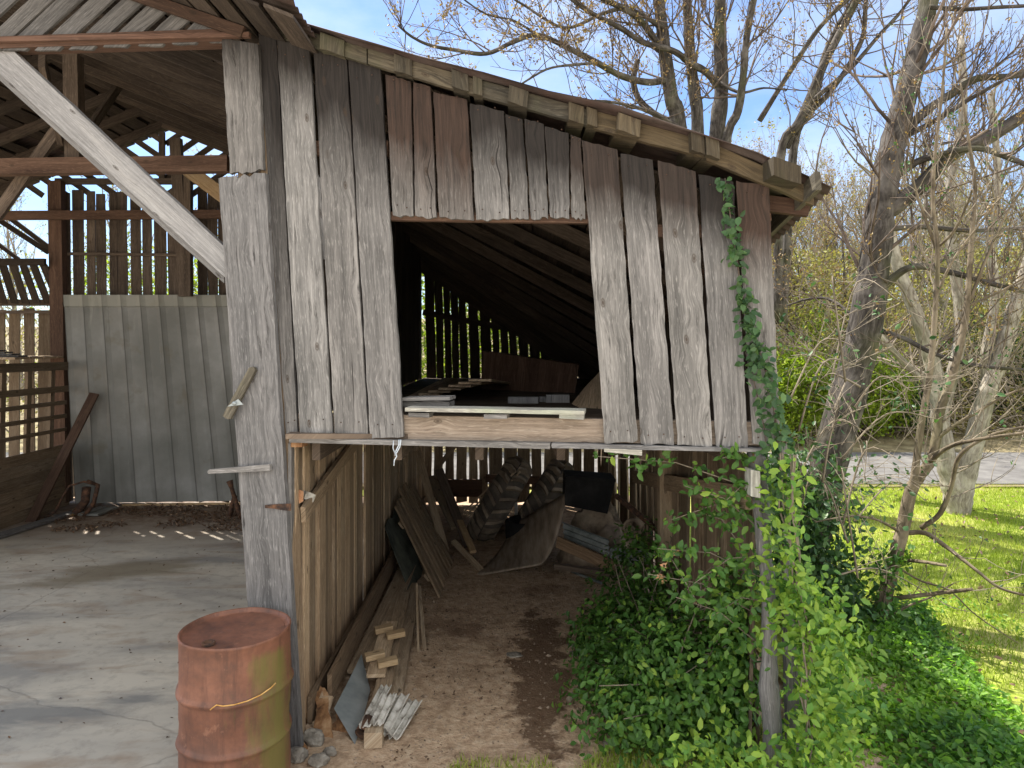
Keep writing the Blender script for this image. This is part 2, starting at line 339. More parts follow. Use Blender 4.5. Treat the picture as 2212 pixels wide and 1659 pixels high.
t.links.new(c, b.inputs['Base Color']); b.inputs['Roughness'].default_value = .72; b.inputs['Specular IOR Level'].default_value = .3
bump(t, b, mth(t, 'SUBTRACT', n2, crk), .25, .006)

M_road = simple('pale_asphalt', ((.11, .105, .10), (.14, .135, .13), (.18, .175, .165)), 3, bumpk=.2)
M_hill = simple('leaf_covered_bank', ((.12, .10, .05), (.22, .18, .10), (.32, .28, .16)), 1.5, bumpk=.8, bdist=.2)

M_tin, t, b, o = newmat('rusty_roofing_tin')
geo = N(t, 'ShaderNodeNewGeometry').outputs[0]; n1 = noise(t, mapped(t, geo, (.6, 2, 1)), 2, 6, .65); n2 = noise(t, geo, 12, 5, .6)
c = ramp(t, n1, [(.35, (.03, .022, .02)), (.5, (.062, .037, .03)), (.66, (.115, .09, .08))]); c = mix(t, ramp(t, n2, [(.4, 0.0), (.7, .5)]), c, (.04, .03, .028))
t.links.new(c, b.inputs['Base Color']); b.inputs['Roughness'].default_value = .75; b.inputs['Metallic'].default_value = .2; bump(t, b, n2, .3, .005)

M_panel, t, b, o = newmat('faded_green_metal_siding')
geo = N(t, 'ShaderNodeNewGeometry').outputs[0]; n1 = noise(t, geo, 1.2, 6, .6); n2 = noise(t, mapped(t, geo, (6, 6, .8)), 1, 6, .7)
c = ramp(t, n1, [(.35, (.14, .143, .13)), (.55, (.20, .203, .19)), (.7, (.265, .27, .26))])
c = mix(t, ramp(t, n2, [(.6, 0.0), (.72, .4)]), c, (.36, .36, .33)); c = mix(t, ramp(t, noise(t, geo, 2.5, 5), [(.6, 0.0), (.68, .5)]), c, (.13, .115, .08))
su = N(t, 'ShaderNodeSeparateXYZ'); t.links.new(N(t, 'ShaderNodeUVMap').outputs[0], su.inputs[0]); fr_ = mth(t, 'PINGPONG', su.outputs[0], .5)
c = mix(t, mth(t, 'MULTIPLY', ramp(t, fr_, [(.012, 1.0), (.045, 0.0)]), .65), c, (.04, .04, .035)); c = mix(t, mth(t, 'MULTIPLY', ramp(t, su.outputs[1], [(.05, 1.0), (.065, 0.0)]), .4), c, (.34, .34, .28))
t.links.new(c, b.inputs['Base Color']); b.inputs['Roughness'].default_value = .6; b.inputs['Metallic'].default_value = .15; bump(t, b, n1, .2, .01)

M_galv = simple('galvanised_sheet', ((.24, .28, .29), (.33, .37, .38), (.42, .46, .47)), 5, rough=.5, bumpk=.15, metal=.35, stops=(.3, .5, .7))
M_galvd = simple('dull_ribbed_metal', ((.13, .15, .15), (.22, .25, .25), (.34, .37, .37)), 5, rough=.55, bumpk=.15, metal=.3)
M_white = simple('flaking_white_paint', ((.22, .2, .17), (.55, .53, .48), (.72, .7, .66)), 14, bumpk=.5)
M_iron = simple('rusted_iron', ((.03, .022, .02), (.08, .045, .03), (.16, .08, .045)), 20, bumpk=.5)
M_rubber = simple('dusty_rubber', ((.09, .07, .055), (.2, .16, .12), (.34, .28, .21)), 4, rough=.85, bumpk=.3, stops=(.3, .5, .66))
M_rubber2 = simple('black_rubber', ((.045, .038, .032), (.09, .077, .063), (.16, .135, .11)), 4, rough=.8, bumpk=.1)
M_black = simple('dark_sooty_box', ((.008, .008, .009), (.014, .014, .015), (.03, .03, .03)), 5, bumpk=.2)
M_burlap = simple('tan_burlap', ((.16, .12, .085), (.28, .22, .16), (.38, .31, .23)), 7, bumpk=.6, bdist=.03)
M_carpet = simple('worn_brown_sheet', ((.19, .15, .115), (.30, .245, .19), (.40, .335, .27)), 3, bumpk=.4, sc=(6, 1, 1))
M_stone = simple('limestone', ((.10, .09, .075), (.22, .2, .17), (.36, .34, .3)), 8, bumpk=.8, bdist=.03)
M_string = simple('pale_blue_string', ((.45, .52, .6), (.6, .68, .76), (.7, .76, .8)), 20, bumpk=0)
M_orange = simple('orange_twine', ((.4, .2, .05), (.6, .33, .1), (.75, .5, .2)), 20, bumpk=0)
M_rot = simple('rotten_orange_wood', ((.07, .035, .018), (.25, .13, .06), (.46, .3, .17)), 9, bumpk=.8, bdist=.02, sc=(1, 1, .3))
M_straw = simple('straw_cone', ((.3, .15, .08), (.5, .26, .14), (.6, .4, .25)), 15, bumpk=.2)

M_rust, t, b, o = newmat('rusted_drum_paint')
tcn = N(t, 'ShaderNodeTexCoord').outputs['Object']; geo = tcn
n1 = noise(t, geo, 3.2, 7, .65); n2 = noise(t, geo, 30, 6, .7)
c = ramp(t, n1, [(.3, (.085, .045, .033)), (.48, (.19, .083, .052)), (.64, (.27, .12, .075))])
c = mix(t, ramp(t, n2, [(.5, 0.0), (.75, .45)]), c, (.09, .055, .045))
col = N(t, 'ShaderNodeAttribute', attribute_name='Col'); sp = N(t, 'ShaderNodeSeparateColor'); t.links.new(col.outputs[0], sp.inputs[0])
mf = mth(t, 'ADD', sp.outputs[1], mth(t, 'MULTIPLY', mth(t, 'SUBTRACT', noise(t, mapped(t, geo, (9, 9, 1.6)), 1, 8, .7), .5), 2.4)); mf = ramp(t, mf, [(.35, 0.0), (.95, .8)])
c = mix(t, mth(t, 'MULTIPLY', ramp(t, noise(t, mapped(t, geo, (14, 14, 1.2)), 1, 6, .7), [(.52, 0.0), (.62, 1.0)]), .45), c, (.075, .038, .03))
c = mix(t, ramp(t, noise(t, geo, 9, 7, .75), [(.6, 0.0), (.66, .5)]), c, (.34, .17, .11))
c = mix(t, mf, c, (.16, .155, .04))
sp3 = N(t, 'ShaderNodeSeparateXYZ'); t.links.new(tcn, sp3.inputs[0])
t.links.new(c, b.inputs['Base Color']); b.inputs['Roughness'].default_value = .55; b.inputs['Specular IOR Level'].default_value = .4; bump(t, b, n2, .25, .003)

# ---------------------------------------------------------------- setting: ground, floor, lawn, road, bank
def sheet(name, poly, z, mat, kind='structure'):
    mb = MB(); mb.add([(x, y, z) for x, y in poly], [tuple(range(len(poly)))]); o = mb.build(name, mat); o['kind'] = kind; return o
def grid_sheet(name, x0, x1, y0, y1, nx, ny, fz, mat):
    mb = MB(); V = [(lerp(x0, x1, i / nx), lerp(y0, y1, j / ny), 0) for j in range(ny + 1) for i in range(nx + 1)]
    V = [(x, y, fz(x, y)) for x, y, _ in V]
    Fc = [(j * (nx + 1) + i, j * (nx + 1) + i + 1, (j + 1) * (nx + 1) + i + 1, (j + 1) * (nx + 1) + i) for j in range(ny) for i in range(nx)]
    mb.add(V, Fc, smooth=True); o = mb.build(name, mat); o['kind'] = 'structure'; return o
sheet('ground', [(-400, -400), (400, -400), (400, 400), (-400, 400)], -.03, M_dirt)
sheet('bounce_sheet', [(-40, -40), (40, -40), (40, 2.2), (-40, 2.2)], .035, simple('pale_bounce_fill', ((.42, .37, .30), (.58, .52, .43), (.68, .62, .52)), 30))  # unseen pale sheet added behind the viewer to bounce warm fill onto the front
def dz(x, y): return .012 * mnoise.noise((x * 2.2, y * 2.2, 0)) + .006 * mnoise.noise((x * 9, y * 9, 3)) - .004
grid_sheet('dirt_floor', -1.33, 2.0, -2, 11.5, 70, 200, dz, M_dirt)
mb = MB(); slab4(mb, (-9, 11.2, .02), (-1.37, 11.2, .02), (-9, 2.2, .02), (-1.37, 2.2, .02), (0, 0, 1), .12, seg=1)
o = mb.build('concrete_floor', M_conc); o['kind'] = 'structure'
def lawn_z(x, y): return .03 * mnoise.noise((x * .5, y * .5, 2)) + .0
grid_sheet('lawn', 1.95, 60, -10, 12.4, 120, 60, lambda x, y: lawn_z(x, y) + .02, M_lawn)
grid_sheet('back_meadow', -60, 1.95, 11.5, 12.4, 30, 2, lambda x, y: -.01, M_lawn)
sheet('road', [(-80, 12.35), (80, 11.95), (80, 15.5), (-80, 15.7)], .06, M_road)
sheet('road_shoulder', [(-80, 12.15), (80, 11.8), (80, 15.7), (-80, 15.9)], .045, M_hill)
def hz(x, y):
    a = max(0, y - 16.5); return .03 + .055 * a + min(a, 30) * .09 * (1 if x > -2 else max(0.1, 1 + (x + 2) * .06)) + .4 * mnoise.noise((x * .15, y * .15, 0)) * min(1, a / 4)
grid_sheet('wooded_bank', -70, 90, 15.6, 90, 90, 50, hz, M_hill)

# ---------------------------------------------------------------- leaves in bulk
def leaf_cloud(name, P, S, mat, parent=None, N_=None, spread=1.0, bright=(.7, 1.2), rb=None, aspect=.48, tube_mb=None, droop=0.0):
    """P (n,3) centres, S (n,) lengths; N_ preferred normals"""
    n = len(P); g = RNG
    nor = g.normal(size=(n, 3)) * spread
    if N_ is not None: nor = nor * .55 + N_
    nor /= np.linalg.norm(nor, axis=1)[:, None] + 1e-9
    d = g.normal(size=(n, 3)); d[:, 2] -= droop; d -= nor * np.sum(d * nor, 1)[:, None]; d /= np.linalg.norm(d, axis=1)[:, None] + 1e-9
    s = np.cross(nor, d); S = S[:, None]; wv = s * S * aspect * .5; f = nor * S * .10
    b0 = P; t0 = P + d * S - f * .6
    l1 = P + d * S * .3 + wv * .9 + f; l2 = P + d * S * .68 + wv * .8 + f * .6; r1 = P + d * S * .3 - wv * .9 + f; r2 = P + d * S * .68 - wv * .8 + f * .6
    V = np.stack([b0, l1, l2, t0, r2, r1], 1).reshape(-1, 3)
    base = (np.arange(n) * 6)[:, None]; Fc = np.concatenate([base + np.array([0, 1, 2, 3]), base + np.array([0, 3, 4, 5])], 1).reshape(-1)
    me = bpy.data.meshes.new(name); me.vertices.add(n * 6); me.vertices.foreach_set('co', V.astype(np.float32).ravel())
    me.loops.add(n * 8); me.loops.foreach_set('vertex_index', Fc.astype(np.int32)); me.polygons.add(n * 2)
    me.polygons.foreach_set('loop_start', np.arange(0, n * 8, 4, dtype=np.int32))
    me.materials.append(mat); me.update(calc_edges=True)
    c = np.ones((n, 6, 4), dtype=np.float32); c[:, :, 0] = g.uniform(bright[0], bright[1], n)[:, None]; c[:, :, 1] = 0
    c[:, :, 2] = (g.beta(1.6, 2.2, n) if rb is None else rb)[:, None]
    ca = me.color_attributes.new('Col', 'FLOAT_COLOR', 'POINT'); ca.data.foreach_set('color', c.ravel())
    o = bpy.data.objects.new(name, me); COL.objects.link(o)
    if parent is not None: o.parent = parent
    if name == 'foliage': o['kind'] = 'stuff'
    return o

# ================================================================ BARN
barn = thing('barn', 'weathered grey board barn with open bay, loft opening and rusty lean-to roof', 'barn')
FN = Vector((-.167, -.986, 0)).normalized()                     # outward normal of the front wall
def zs(x, y):                                                    # underside of the lean-to roof, sagging towards the back right
    t = (y - 4) / 6.8; return H + lerp(1.85, 1.37, t) - (.354 + .286 * max(t, -.05)) * (x + 1.4) - .26 * max(0, x - .95) ** 2
def zm(x):                                                       # underside of the main roof, ridge at x = -5.3
    return H + 1.88 + .40 * (3.7 - abs(x + 5.3))
def nearbrown(k, top=1.0): return lambda t: max(0.0, min(1.15, top + .4 - t * k))

front = [  # TLu,TLv,TRu,TRv, BLu,BLv,BRu,BRv, thickness offset, brightness, brown function
 (557, 73, 598, 80, 617, 940, 645, 940, .000, .80, nearbrown(1.2, .75)),
 (597, 82, 669, 98, 648, 941, 719, 937, .012, 1.02, nearbrown(5, .8)),
 (676, 107, 750, 127, 722, 944, 796, 942, .006, .98, nearbrown(3.4, 1.0)),
 (751, 128, 822, 139, 798, 946, 873, 944, .010, 1.0, nearbrown(3.2, 1.05)),
 (832, 160, 889, 176, 848, 466, 894, 468, .004, .85, nearbrown(1.3, 1.0)),
 (891, 176, 932, 188, 896, 468, 943, 470, .006, .85, nearbrown(1.3, 1.05)),
 (935, 198, 1010, 216, 948, 470, 1025, 475, .004, .88, nearbrown(1.05, 1.0)),
 (1013, 222, 1090, 240, 1028, 476, 1101, 473, .010, .95, nearbrown(1.3, .8)),
 (1091, 246, 1130, 256, 1103, 472, 1144, 472, .002, .92, nearbrown(1.2, .85)),
 (1131, 256, 1175, 268, 1146, 472, 1185, 471, .006, .92, nearbrown(1.2, .9)),
 (1176, 272, 1230, 288, 1187, 471, 1231, 470, .004, .9, nearbrown(1.2, .95)),
 (1231, 291, 1256, 300, 1233, 470, 1266, 474, .002, .9, nearbrown(1.2, .95)),
 (1256, 303, 1335, 322, 1305, 958, 1379, 954, .014, .95, nearbrown(4.0, 1.1)),
 (1339, 331, 1411, 346, 1384, 960, 1458, 962, .008, 1.0, nearbrown(4.5, 1.0)),
 (1420, 346, 1503, 370, 1463, 961, 1541, 965, .010, 1.0, nearbrown(4.5, 1.1)),
 (1508, 375, 1586, 392, 1546, 965, 1618, 968, .006, 1.03, nearbrown(4.5, 1.1)),
 (1589, 392, 1662, 399, 1625, 961, 1688, 968, .012, 1.0, nearbrown(3.6, 1.2)),
]
for i, (a, b_, c_, d_, e, f, g, h, off, br, bf) in enumerate(front):
    mb = MB(); Ln = h - b_; a += 1.2; e += 1.2; c_ -= 1.5; g -= 1.5
    slab4(mb, fp(a, b_, off), fp(c_, d_, off), fp(e, f, off), fp(g, h, off), FN, .024, seg=26 if Ln > 500 else 12, nc=6, jit=.003, ragT=.004, ragB=.009, bright=br, brown=bf, warp=.006, rnd=.95 if i in (4, 5, 6, 16) else (.85 if i in (12, 14, 11) else None))
    for vv in (b_ + .045 * Ln, h - .035 * Ln if Ln > 500 else h - .07 * Ln):
        tt = (vv - b_) / Ln
        for q in (.25, .75):
            uu = lerp(lerp(a, e, tt), lerp(c_, g, tt), q + U(-.06, .06)); P_ = fp(uu, vv + U(-4, 4), off + .009); tube(mb, [P_, P_ + FN * .004], .004, k=6, mat=1)
    mb.build('wall_board', [W_front, M_iron0], barn)
# corner: upper board, broken lower post board, side face of the post
mb = MB(); slab4(mb, fp(478, 82, .03), fp(557, 95, .03), fp(497, 374, .03), fp(569, 368, .03), FN, .03, seg=14, nc=8, jit=.003, ragB=.012, bright=.85, brown=nearbrown(1.6, .35)); mb.build('corner_board', W_front, barn)
mb = MB(); slab4(mb, fp(472, 384, .045), fp(573, 376, .045), fp(556, 1615, .045), fp(650, 1615, .045), FN, .04, seg=34, nc=9, jit=.0035, ragT=.014, ragB=.02, bright=.97, brown=lambda t: .15 + max(0, t - .72) * 1.0)
mb.build('corner_board', W_front, barn)
mb = MB(); slab4(mb, fp(500, 90, -.01), fp(600, 98, -.01), fp(572, 1615, -.01), fp(642, 1615, -.01), FN, .12, seg=20, nc=1, jit=.003, bright=.8, brown=lambda t: .35)
mb.build('post', W_tan, barn)
# split sliver between boards
mb = MB(); slab4(mb, fp(683, 372, -.004), fp(691, 385, -.004), fp(699, 560, -.004), fp(704, 560, -.004), FN, .02, seg=4, bright=.9); mb.build('wall_board', W_front, barn)

# sill beam, ledger strips
def part(name, mat): 
    class _c:
        def __enter__(s): s.mb = MB(); return s.mb
        def __exit__(s, *a): s.o = s.mb.build(name, mat, barn)
    return _c()
with part('sill_beam', wood('sill_timber', (.12, .095, .075), (.27, .225, .18), (.42, .37, .31), (.09, .05, .035), (.24, .14, .09), stain_amt=.5)) as mb:
    slab4(mb, fp(640, 893, -.026), fp(1650, 912, -.026), fp(640, 945, -.026), fp(1650, 962, -.026), FN, .06, seg=1, nc=30, jit=0)
    # grain must run along the beam: swap uv
    mb.uv = [(v_ , u_) for (u_, v_) in mb.uv]; mb.c = [(1.05, .2, .4)] * len(mb.c)
for q in ((625, 947, 1188, 957, 624, 956, 1188, 970), (1192, 958, 1645, 969, 1192, 968, 1645, 977)):
    with part('ledger_strip', W_front) as mb:
        slab4(mb, fp(q[0], q[1], .03), fp(q[2], q[3], .03), fp(q[4], q[5], .03), fp(q[6], q[7], .03), FN, .09, seg=2, nc=14, ragB=.0, jit=.002, bright=1.0)
        mb.uv = [(v_, u_) for (u_, v_) in mb.uv]
with part('ledger_strip', W_lichen) as mb:
    slab4(mb, fp(1305, 969, .035), fp(1387, 972, .035), fp(1305, 976, .035), fp(1387, 984, .035), FN, .06, seg=2, nc=4); mb.uv = [(v_, u_) for (u_, v_) in mb.uv]
with part('rail', W_red) as mb:      # nailer seen in the gaps between the boards
    bar(mb, fp(600, 322, -.06), fp(840, 322, -.06), .09, .04); bar(mb, fp(840, 468, -.05), fp(1272, 474, -.05), .05, .05); bar(mb, fp(1400, 500, -.05), fp(1660, 500, -.05), .07, .04)

# front gable header, diagonal gable boards, brace
with part('header_beam', W_red) as mb:
    bar(mb, fp(-260, 108, -.03), fp(492, 84, -.03), .075, .12, seg=10, brown=lambda t: .4)
with part('header_beam', W_red) as mb:
    bar(mb, fp(-260, 92, .05), fp(540, 76, .05), .03, .03, seg=10, brown=lambda t: .6, bright=1.2)
gb = [(-130, 108), (-55, 112), (5, 112), (75, 112), (148, 110), (222, 105), (297, 103), (370, 99), (437, 94)]
for i, (u, v) in enumerate(gb):
    mb = MB(); A = fp(u, v - 4, .02 + .006 * (i % 2)); A2 = fp(u + 50, v - 3, .02 + .006 * (i % 2))
    top = 1e9
    ln = 260; dx = 0.92
    B = fp(u + 50 + 150 * 1.35, v - 190, .02 + .006 * (i % 2)); Bn = fp(u + 150 * 1.35, v - 150, .02 + .006 * (i % 2))
    d = (B - A2)
    # stop each board where the rake rafter passes
    def stop(P):
        lo, hi = 0.0, 2.5
        for _ in range(24):
            m_ = (lo + hi) / 2; q = P + d * m_
            if q.z < zm(q.x) - .02: lo = m_
            else: hi = m_
        return P + d * lo
    slab4(mb, stop(A), stop(A2), A, A2, FN, .02, seg=8, nc=3, jit=.002, ragB=.004, bright=.6 + .15 * U(0, 1), brown=lambda t: .12)
    mb.build('gable_board', W_front, barn)
with part('gable_rafter', W_red) as mb:
    for yy in (.0, -.6):
        P = [Vector((x, 4.07 - .169 * x - .06 + yy * 0 - (.02 if yy == 0 else 0), zm(x) - .02)) for x in (-1.62, -5.3)]
    bar(mb, P[0], P[1], .07, .03, seg=10, bright=.6)
with part('diagonal_brace', W_brace) as mb:
    a0, a1, b0, b1 = fp(-60, 100, .0), fp(22, 112, .0), fp(492, 612, .0), fp(492, 548, .0)
    slab4(mb, fp(-55, 110, .0), fp(28, 110, .0), fp(492, 604, .0), fp(492, 540, .0), FN, .05, seg=18, nc=4, jit=.002, bright=.72)
with part('diagonal_brace', W_brace) as mb:
    slab4(mb, fp(-62, 118, -.052), fp(6, 118, -.052), fp(484, 612, -.052), fp(484, 560, -.052), FN, .05, seg=10, nc=2, jit=.002, bright=.5)

# lean-to roof: rafters, purlins, decking, tin
with part('rake_rafter', W_green) as mb:
    n = 5; xs = [-1.52, -.85, -.2, .45, 1.05, 1.6]
    for i in range(5):
        a, c = xs[i], xs[i + 1]
        ya, yc = 4.07 - .169 * a - .045, 4.07 - .169 * c - .045
        w_ = .088
        slab4(mb, (a + .004, ya, zs(a, ya) + w_), (c - .004, yc, zs(c, yc) + w_), (a + .004, ya, zs(a, ya) - .004 * i), (c - .004, yc, zs(c, yc) - .004 * (i % 2)), FN, .045, seg=1, nc=8, jit=.0, ragB=.003, bright=.7 + .25 * U(0, 1), brown=lambda t: .25 if i < 3 else .7)
    mb.uv = [(v_, u_) for (u_, v_) in mb.uv]
with part('roof_rafter', W_dark) as mb:
    for y in (5.0, 5.65, 6.3, 6.95, 7.6, 8.25, 8.9, 9.55, 10.2, 10.7):
        bar(mb, (-1.45, y, zs(-1.45, y) - .02), (1.58, y, zs(1.58, y) - .02), .11, .045, seg=4, bright=U(.8, 1.4))
pur = [(.09, 690, .15), (.22, 853, .11), (.36, 985, .1), (.40, 1026, .055), (.5, 1122, .115), (.61, 1256, .09), (.65, 1292, .06), (.73, 1378, .13), (.86, 1535, .075), (.89, 1570, .075), (1.0, 1728, .15)]
for i, (_, u, wd) in enumerate(pur):
    k = (u - CU) / F; Y = 3.72 / (1 + .169 * k); x = k * Y
    fr = 4.07 - .169 * x - .05
    over = U(.012, .03) if i < 7 else (.05 if i < 10 else .14)
    mb = MB(); sl = Vector((1, 0, -.354)).normalized(); up = Vector((.334, 0, .942))
    c0 = Vector((x, fr - over, zs(x, fr) + .09)); b0 = Vector((x, fr - over, zs(x, fr) - .005)); k2 = U(-.01, .01)
    slab4(mb, c0 - sl * wd / 2, c0 + sl * wd / 2, b0 - sl * (wd / 2 - k2), b0 + sl * (wd / 2 + k2), (0, -1, 0), .3 + over, seg=2, nc=3, ragT=.0, ragB=.004, bright=U(.6, 1.0), brown=lambda t: .3 if i < 5 else .5)
    mb.build('purlin', W_green, barn)
with part('roof_decking', W_dark) as mb:
    x = -1.5
    while x < 1.55:
        wd = U(.12, .17)
        for (ya, yb) in ((4.3 - .169 * x * 0, 6.6), (6.62, 8.7), (8.72, 10.85)):
            if random.random() < .04: continue
            slab4(mb, (x, ya, zs(x, ya) + .045), (x + wd, ya, zs(x + wd, ya) + .045), (x, yb, zs(x, yb) + .045), (x + wd, yb, zs(x + wd, yb) + .045), (0, 0, -1), -.018, seg=3, bright=U(.6, 1.5))
        x += wd + U(.004, .012)
def tin_sheet(name, x0, x1, y0f, y1, zf, nx, per=.075, amp=.009, lift=.11):
    mb = MB(); V, Fc = [], []; ny = int((y1 - 3.3) / per * 6)
    for j in range(ny + 1):
        t = j / ny
        for i in range(nx + 1):
            x = lerp(x0, x1, i / nx); y = lerp(y0f(x), y1, t)
            yj = .03 * mnoise.noise((x * 6, 3, 3)) + .015 * mnoise.noise((x * 23, 1, 3)) if j == 0 else 0; y += yj
            V.append((x, y, zf(x, y) + lift + (.02 * mnoise.noise((x * 4, 9, 3)) if j < 3 else 0) + amp * math.sin(y / per * 2 * math.pi) + .006 * mnoise.noise((x * 3, y * 2, 1))))
    for j in range(ny):
        for i in range(nx): Fc.append((j * (nx + 1) + i, j * (nx + 1) + i + 1, (j + 1) * (nx + 1) + i + 1, (j + 1) * (nx + 1) + i))
    mb.add(V, Fc, smooth=True); o = mb.build(name, M_tin, barn)
    sm = o.modifiers.new('thick', 'SOLIDIFY'); sm.thickness = .004; return o
tin_sheet('roof_tin', -1.25, 1.66, lambda x: 4.07 - .169 * x - .12, 10.95, zs, 8, lift=.098)
tin_sheet('roof_tin', -1.16, -5.32, lambda x: 4.07 - .169 * x - .52, 11.3, lambda x, y: zm(x), 8, lift=.10)
tin_sheet('roof_tin', -5.28, -9.6, lambda x: 4.07 - .169 * x - .52, 11.3, lambda x, y: zm(x), 8, lift=.105)
# eave plate sticking out past the corner, fascia at the eave
with part('eave_plate', W_red) as mb:
    A = at(1640, 438, 3.93); B = at(1746, 452, 3.9); bar(mb, A, B, .085, .05, seg=3, bright=.5, brown=lambda t: .3)
    bar(mb, (1.40, 3.95, zs(1.4, 3.95) - .08), (1.40, 10.8, zs(1.4, 10.8) - .08), .12, .08, seg=8)
with part('eave_fascia', W_green) as mb:
    bar(mb, (1.56, 3.62, zs(1.56, 3.62) + .05), (1.56, 10.9, zs(1.56, 10.9) + .05), .10, .03, seg=8, bright=.9)

# main roof: rafters, purlins / decking (gaps let light through)
with part('main_rafter', W_dark) as mb:
    for y in (4.95, 5.6, 6.25, 6.9, 7.55, 8.2, 8.85, 9.5, 10.15, 10.8):
        for s in (1, -1):
            xa, xb = (-1.25, -5.3) if s == 1 else (-9.4, -5.3)
            bar(mb, (xa, y, zm(xa) - .03), (xb, y, zm(xb) - .03), .13, .05, seg=6, bright=U(.5, .8))
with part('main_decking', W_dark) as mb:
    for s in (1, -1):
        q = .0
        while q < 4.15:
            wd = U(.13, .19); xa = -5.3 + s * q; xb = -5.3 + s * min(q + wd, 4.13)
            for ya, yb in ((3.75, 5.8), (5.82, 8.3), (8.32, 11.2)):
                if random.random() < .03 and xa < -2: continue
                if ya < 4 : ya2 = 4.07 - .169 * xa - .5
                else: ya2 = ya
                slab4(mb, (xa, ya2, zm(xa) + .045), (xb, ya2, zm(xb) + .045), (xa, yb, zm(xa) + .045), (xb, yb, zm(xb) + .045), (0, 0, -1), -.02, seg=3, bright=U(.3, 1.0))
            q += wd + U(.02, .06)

# lower wall between bay and shed passage (x = -1.36)
def plank_wall(name, mat, x, y0, y1, z0, z1f, wmin, wmax, gap, nrm, bright=(.8, 1.1), lean=0.0, brown=None, rag=.02, th=.022, skip=0.0):
    mb = MB(); y = y0
    while y < y1:
        wd = U(wmin, wmax); ye = min(y + wd, y1)
        if random.random() > skip:
            a = U(-.006, .006) if z0 > .5 else random.choice((-.004, 0, .014, .018)) + U(-.003, .003); zt = z1f(y)
            slab4(mb, (x + a, y, zt), (x + a, ye, zt), (x + a, y + lean, z0 + U(-.0, rag)), (x + a, ye + lean, z0 + U(-.0, rag)), nrm, th, seg=8, nc=3, jit=.003, ragB=rag, bright=U(*bright), brown=brown)
        y = ye + U(*gap)
    return mb.build(name, mat, barn)
plank_wall('side_wall', W_tan, -1.345, 4.36, 10.8, .0, lambda y: 1.86, .06, .16, (.002, .01), (1, 0, 0), bright=(.6, 1.45), brown=lambda t: .1 + max(0, t - .72) * 2.6, rag=.07)
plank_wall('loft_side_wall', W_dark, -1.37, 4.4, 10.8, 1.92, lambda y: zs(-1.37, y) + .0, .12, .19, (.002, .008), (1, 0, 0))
with part('side_wall_brace', W_tan) as mb:
    A = at(636, 1112, 4.42); A.x = -1.30; B = Vector((-1.30, 7.1, 1.84)); bar(mb, A, B, .10, .03, seg=6, bright=.75)
with part('side_wall_strip', W_front) as mb:    # pale corner strip beside the post
    slab4(mb, (-1.335, 4.30, 1.86), (-1.335, 4.42, 1.86), (-1.335, 4.30, 0), (-1.335, 4.42, .0), (1, 0, 0), .02, seg=14, nc=3, jit=.004, ragB=.04, bright=1.1)
with part('foundation_board', W_tan) as mb:
    bar(mb, (-1.31, 4.6, .09), (-1.31, 10.7, .08), .17, .03, seg=10, bright=.6, brown=lambda t: .5)
# loft floor, joists
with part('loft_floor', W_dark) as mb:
    y = 4.2
    while y < 10.8:
        wd = U(.15, .2); slab4(mb, (-1.34, y, 1.93), (1.4, y, 1.93), (-1.34, y + wd, 1.93), (1.4, y + wd, 1.93), (0, 0, 1), .03, seg=1, nc=4, bright=U(1.0, 1.7)); y += wd + .006
    mb.uv = [(v_, u_) for (u_, v_) in mb.uv]
with part('floor_joist', W_dark) as mb:
    for x in (-1.2, -.7, -.2, .3, .8, 1.3): bar(mb, (x, 4.35, 1.82), (x, 10.7, 1.82), .14, .05, seg=3, bright=1.1)
    bar(mb, (-1.3, 7.4, 1.73), (1.35, 7.4, 1.73), .13, .1, seg=3)
# back walls
def back_wall(name, mat, Y, x0, x1, z0, ztf, wr, gap, bright=(.7, 1.2), zj=.03, lean=.0, skip=0.0):
    mb = MB(); x = x0
    while x < x1:
        wd = U(*wr); xe = min(x + wd, x1); zt = ztf((x + xe) / 2) + U(-zj, zj); l2 = lean + U(-.02, .02)
        if random.random() >= skip:
            yy = Y + U(-.008, .008)
            slab4(mb, (x - l2, yy, zt), (xe - l2 + U(-.012, .012), yy, zt), (x, yy, z0 + U(0, zj)), (xe, yy, z0 + U(0, zj)), (0, -1, 0), .022, seg=8, nc=1, jit=.007, bright=U(*bright))
        x = xe + U(*gap)
    return mb.build(name, mat, barn)
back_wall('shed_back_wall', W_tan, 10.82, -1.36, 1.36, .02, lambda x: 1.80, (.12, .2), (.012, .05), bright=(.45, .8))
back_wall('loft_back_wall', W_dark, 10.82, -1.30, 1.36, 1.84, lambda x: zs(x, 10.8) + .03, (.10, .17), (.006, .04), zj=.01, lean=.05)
with part('back_rafter', W_dark) as mb:
    bar(mb, (-1.45, 10.74, zs(-1.45, 10.74) - .12), (1.5, 10.74, zs(1.5, 10.74) - .12), .3, .04, seg=4)
with part('back_rail', W_dark) as mb:
    bar(mb, (-1.35, 10.76, 2.93), (1.3, 10.76, 2.42), .09, .05, seg=3); bar(mb, (-1.35, 10.76, 1.8), (1.4, 10.76, 1.8), .14, .06, seg=3)
with part('back_rail', W_red) as mb:
    bar(mb, (-1.3, 10.74, .27), (-.45, 10.74, .27), .26, .04, seg=4, bright=.8); bar(mb, (-.4, 10.74, .42), (1.3, 10.74, .35), .12, .05, seg=4)
with part('back_brace', W_tan) as mb:
    bar(mb, (-1.15, 10.72, .55), (-.2, 10.72, 1.75), .07, .03, seg=3, bright=.7); bar(mb, (-.05, 10.7, 1.7), (.6, 10.7, 1.05), .1, .03, seg=3, bright=.9)
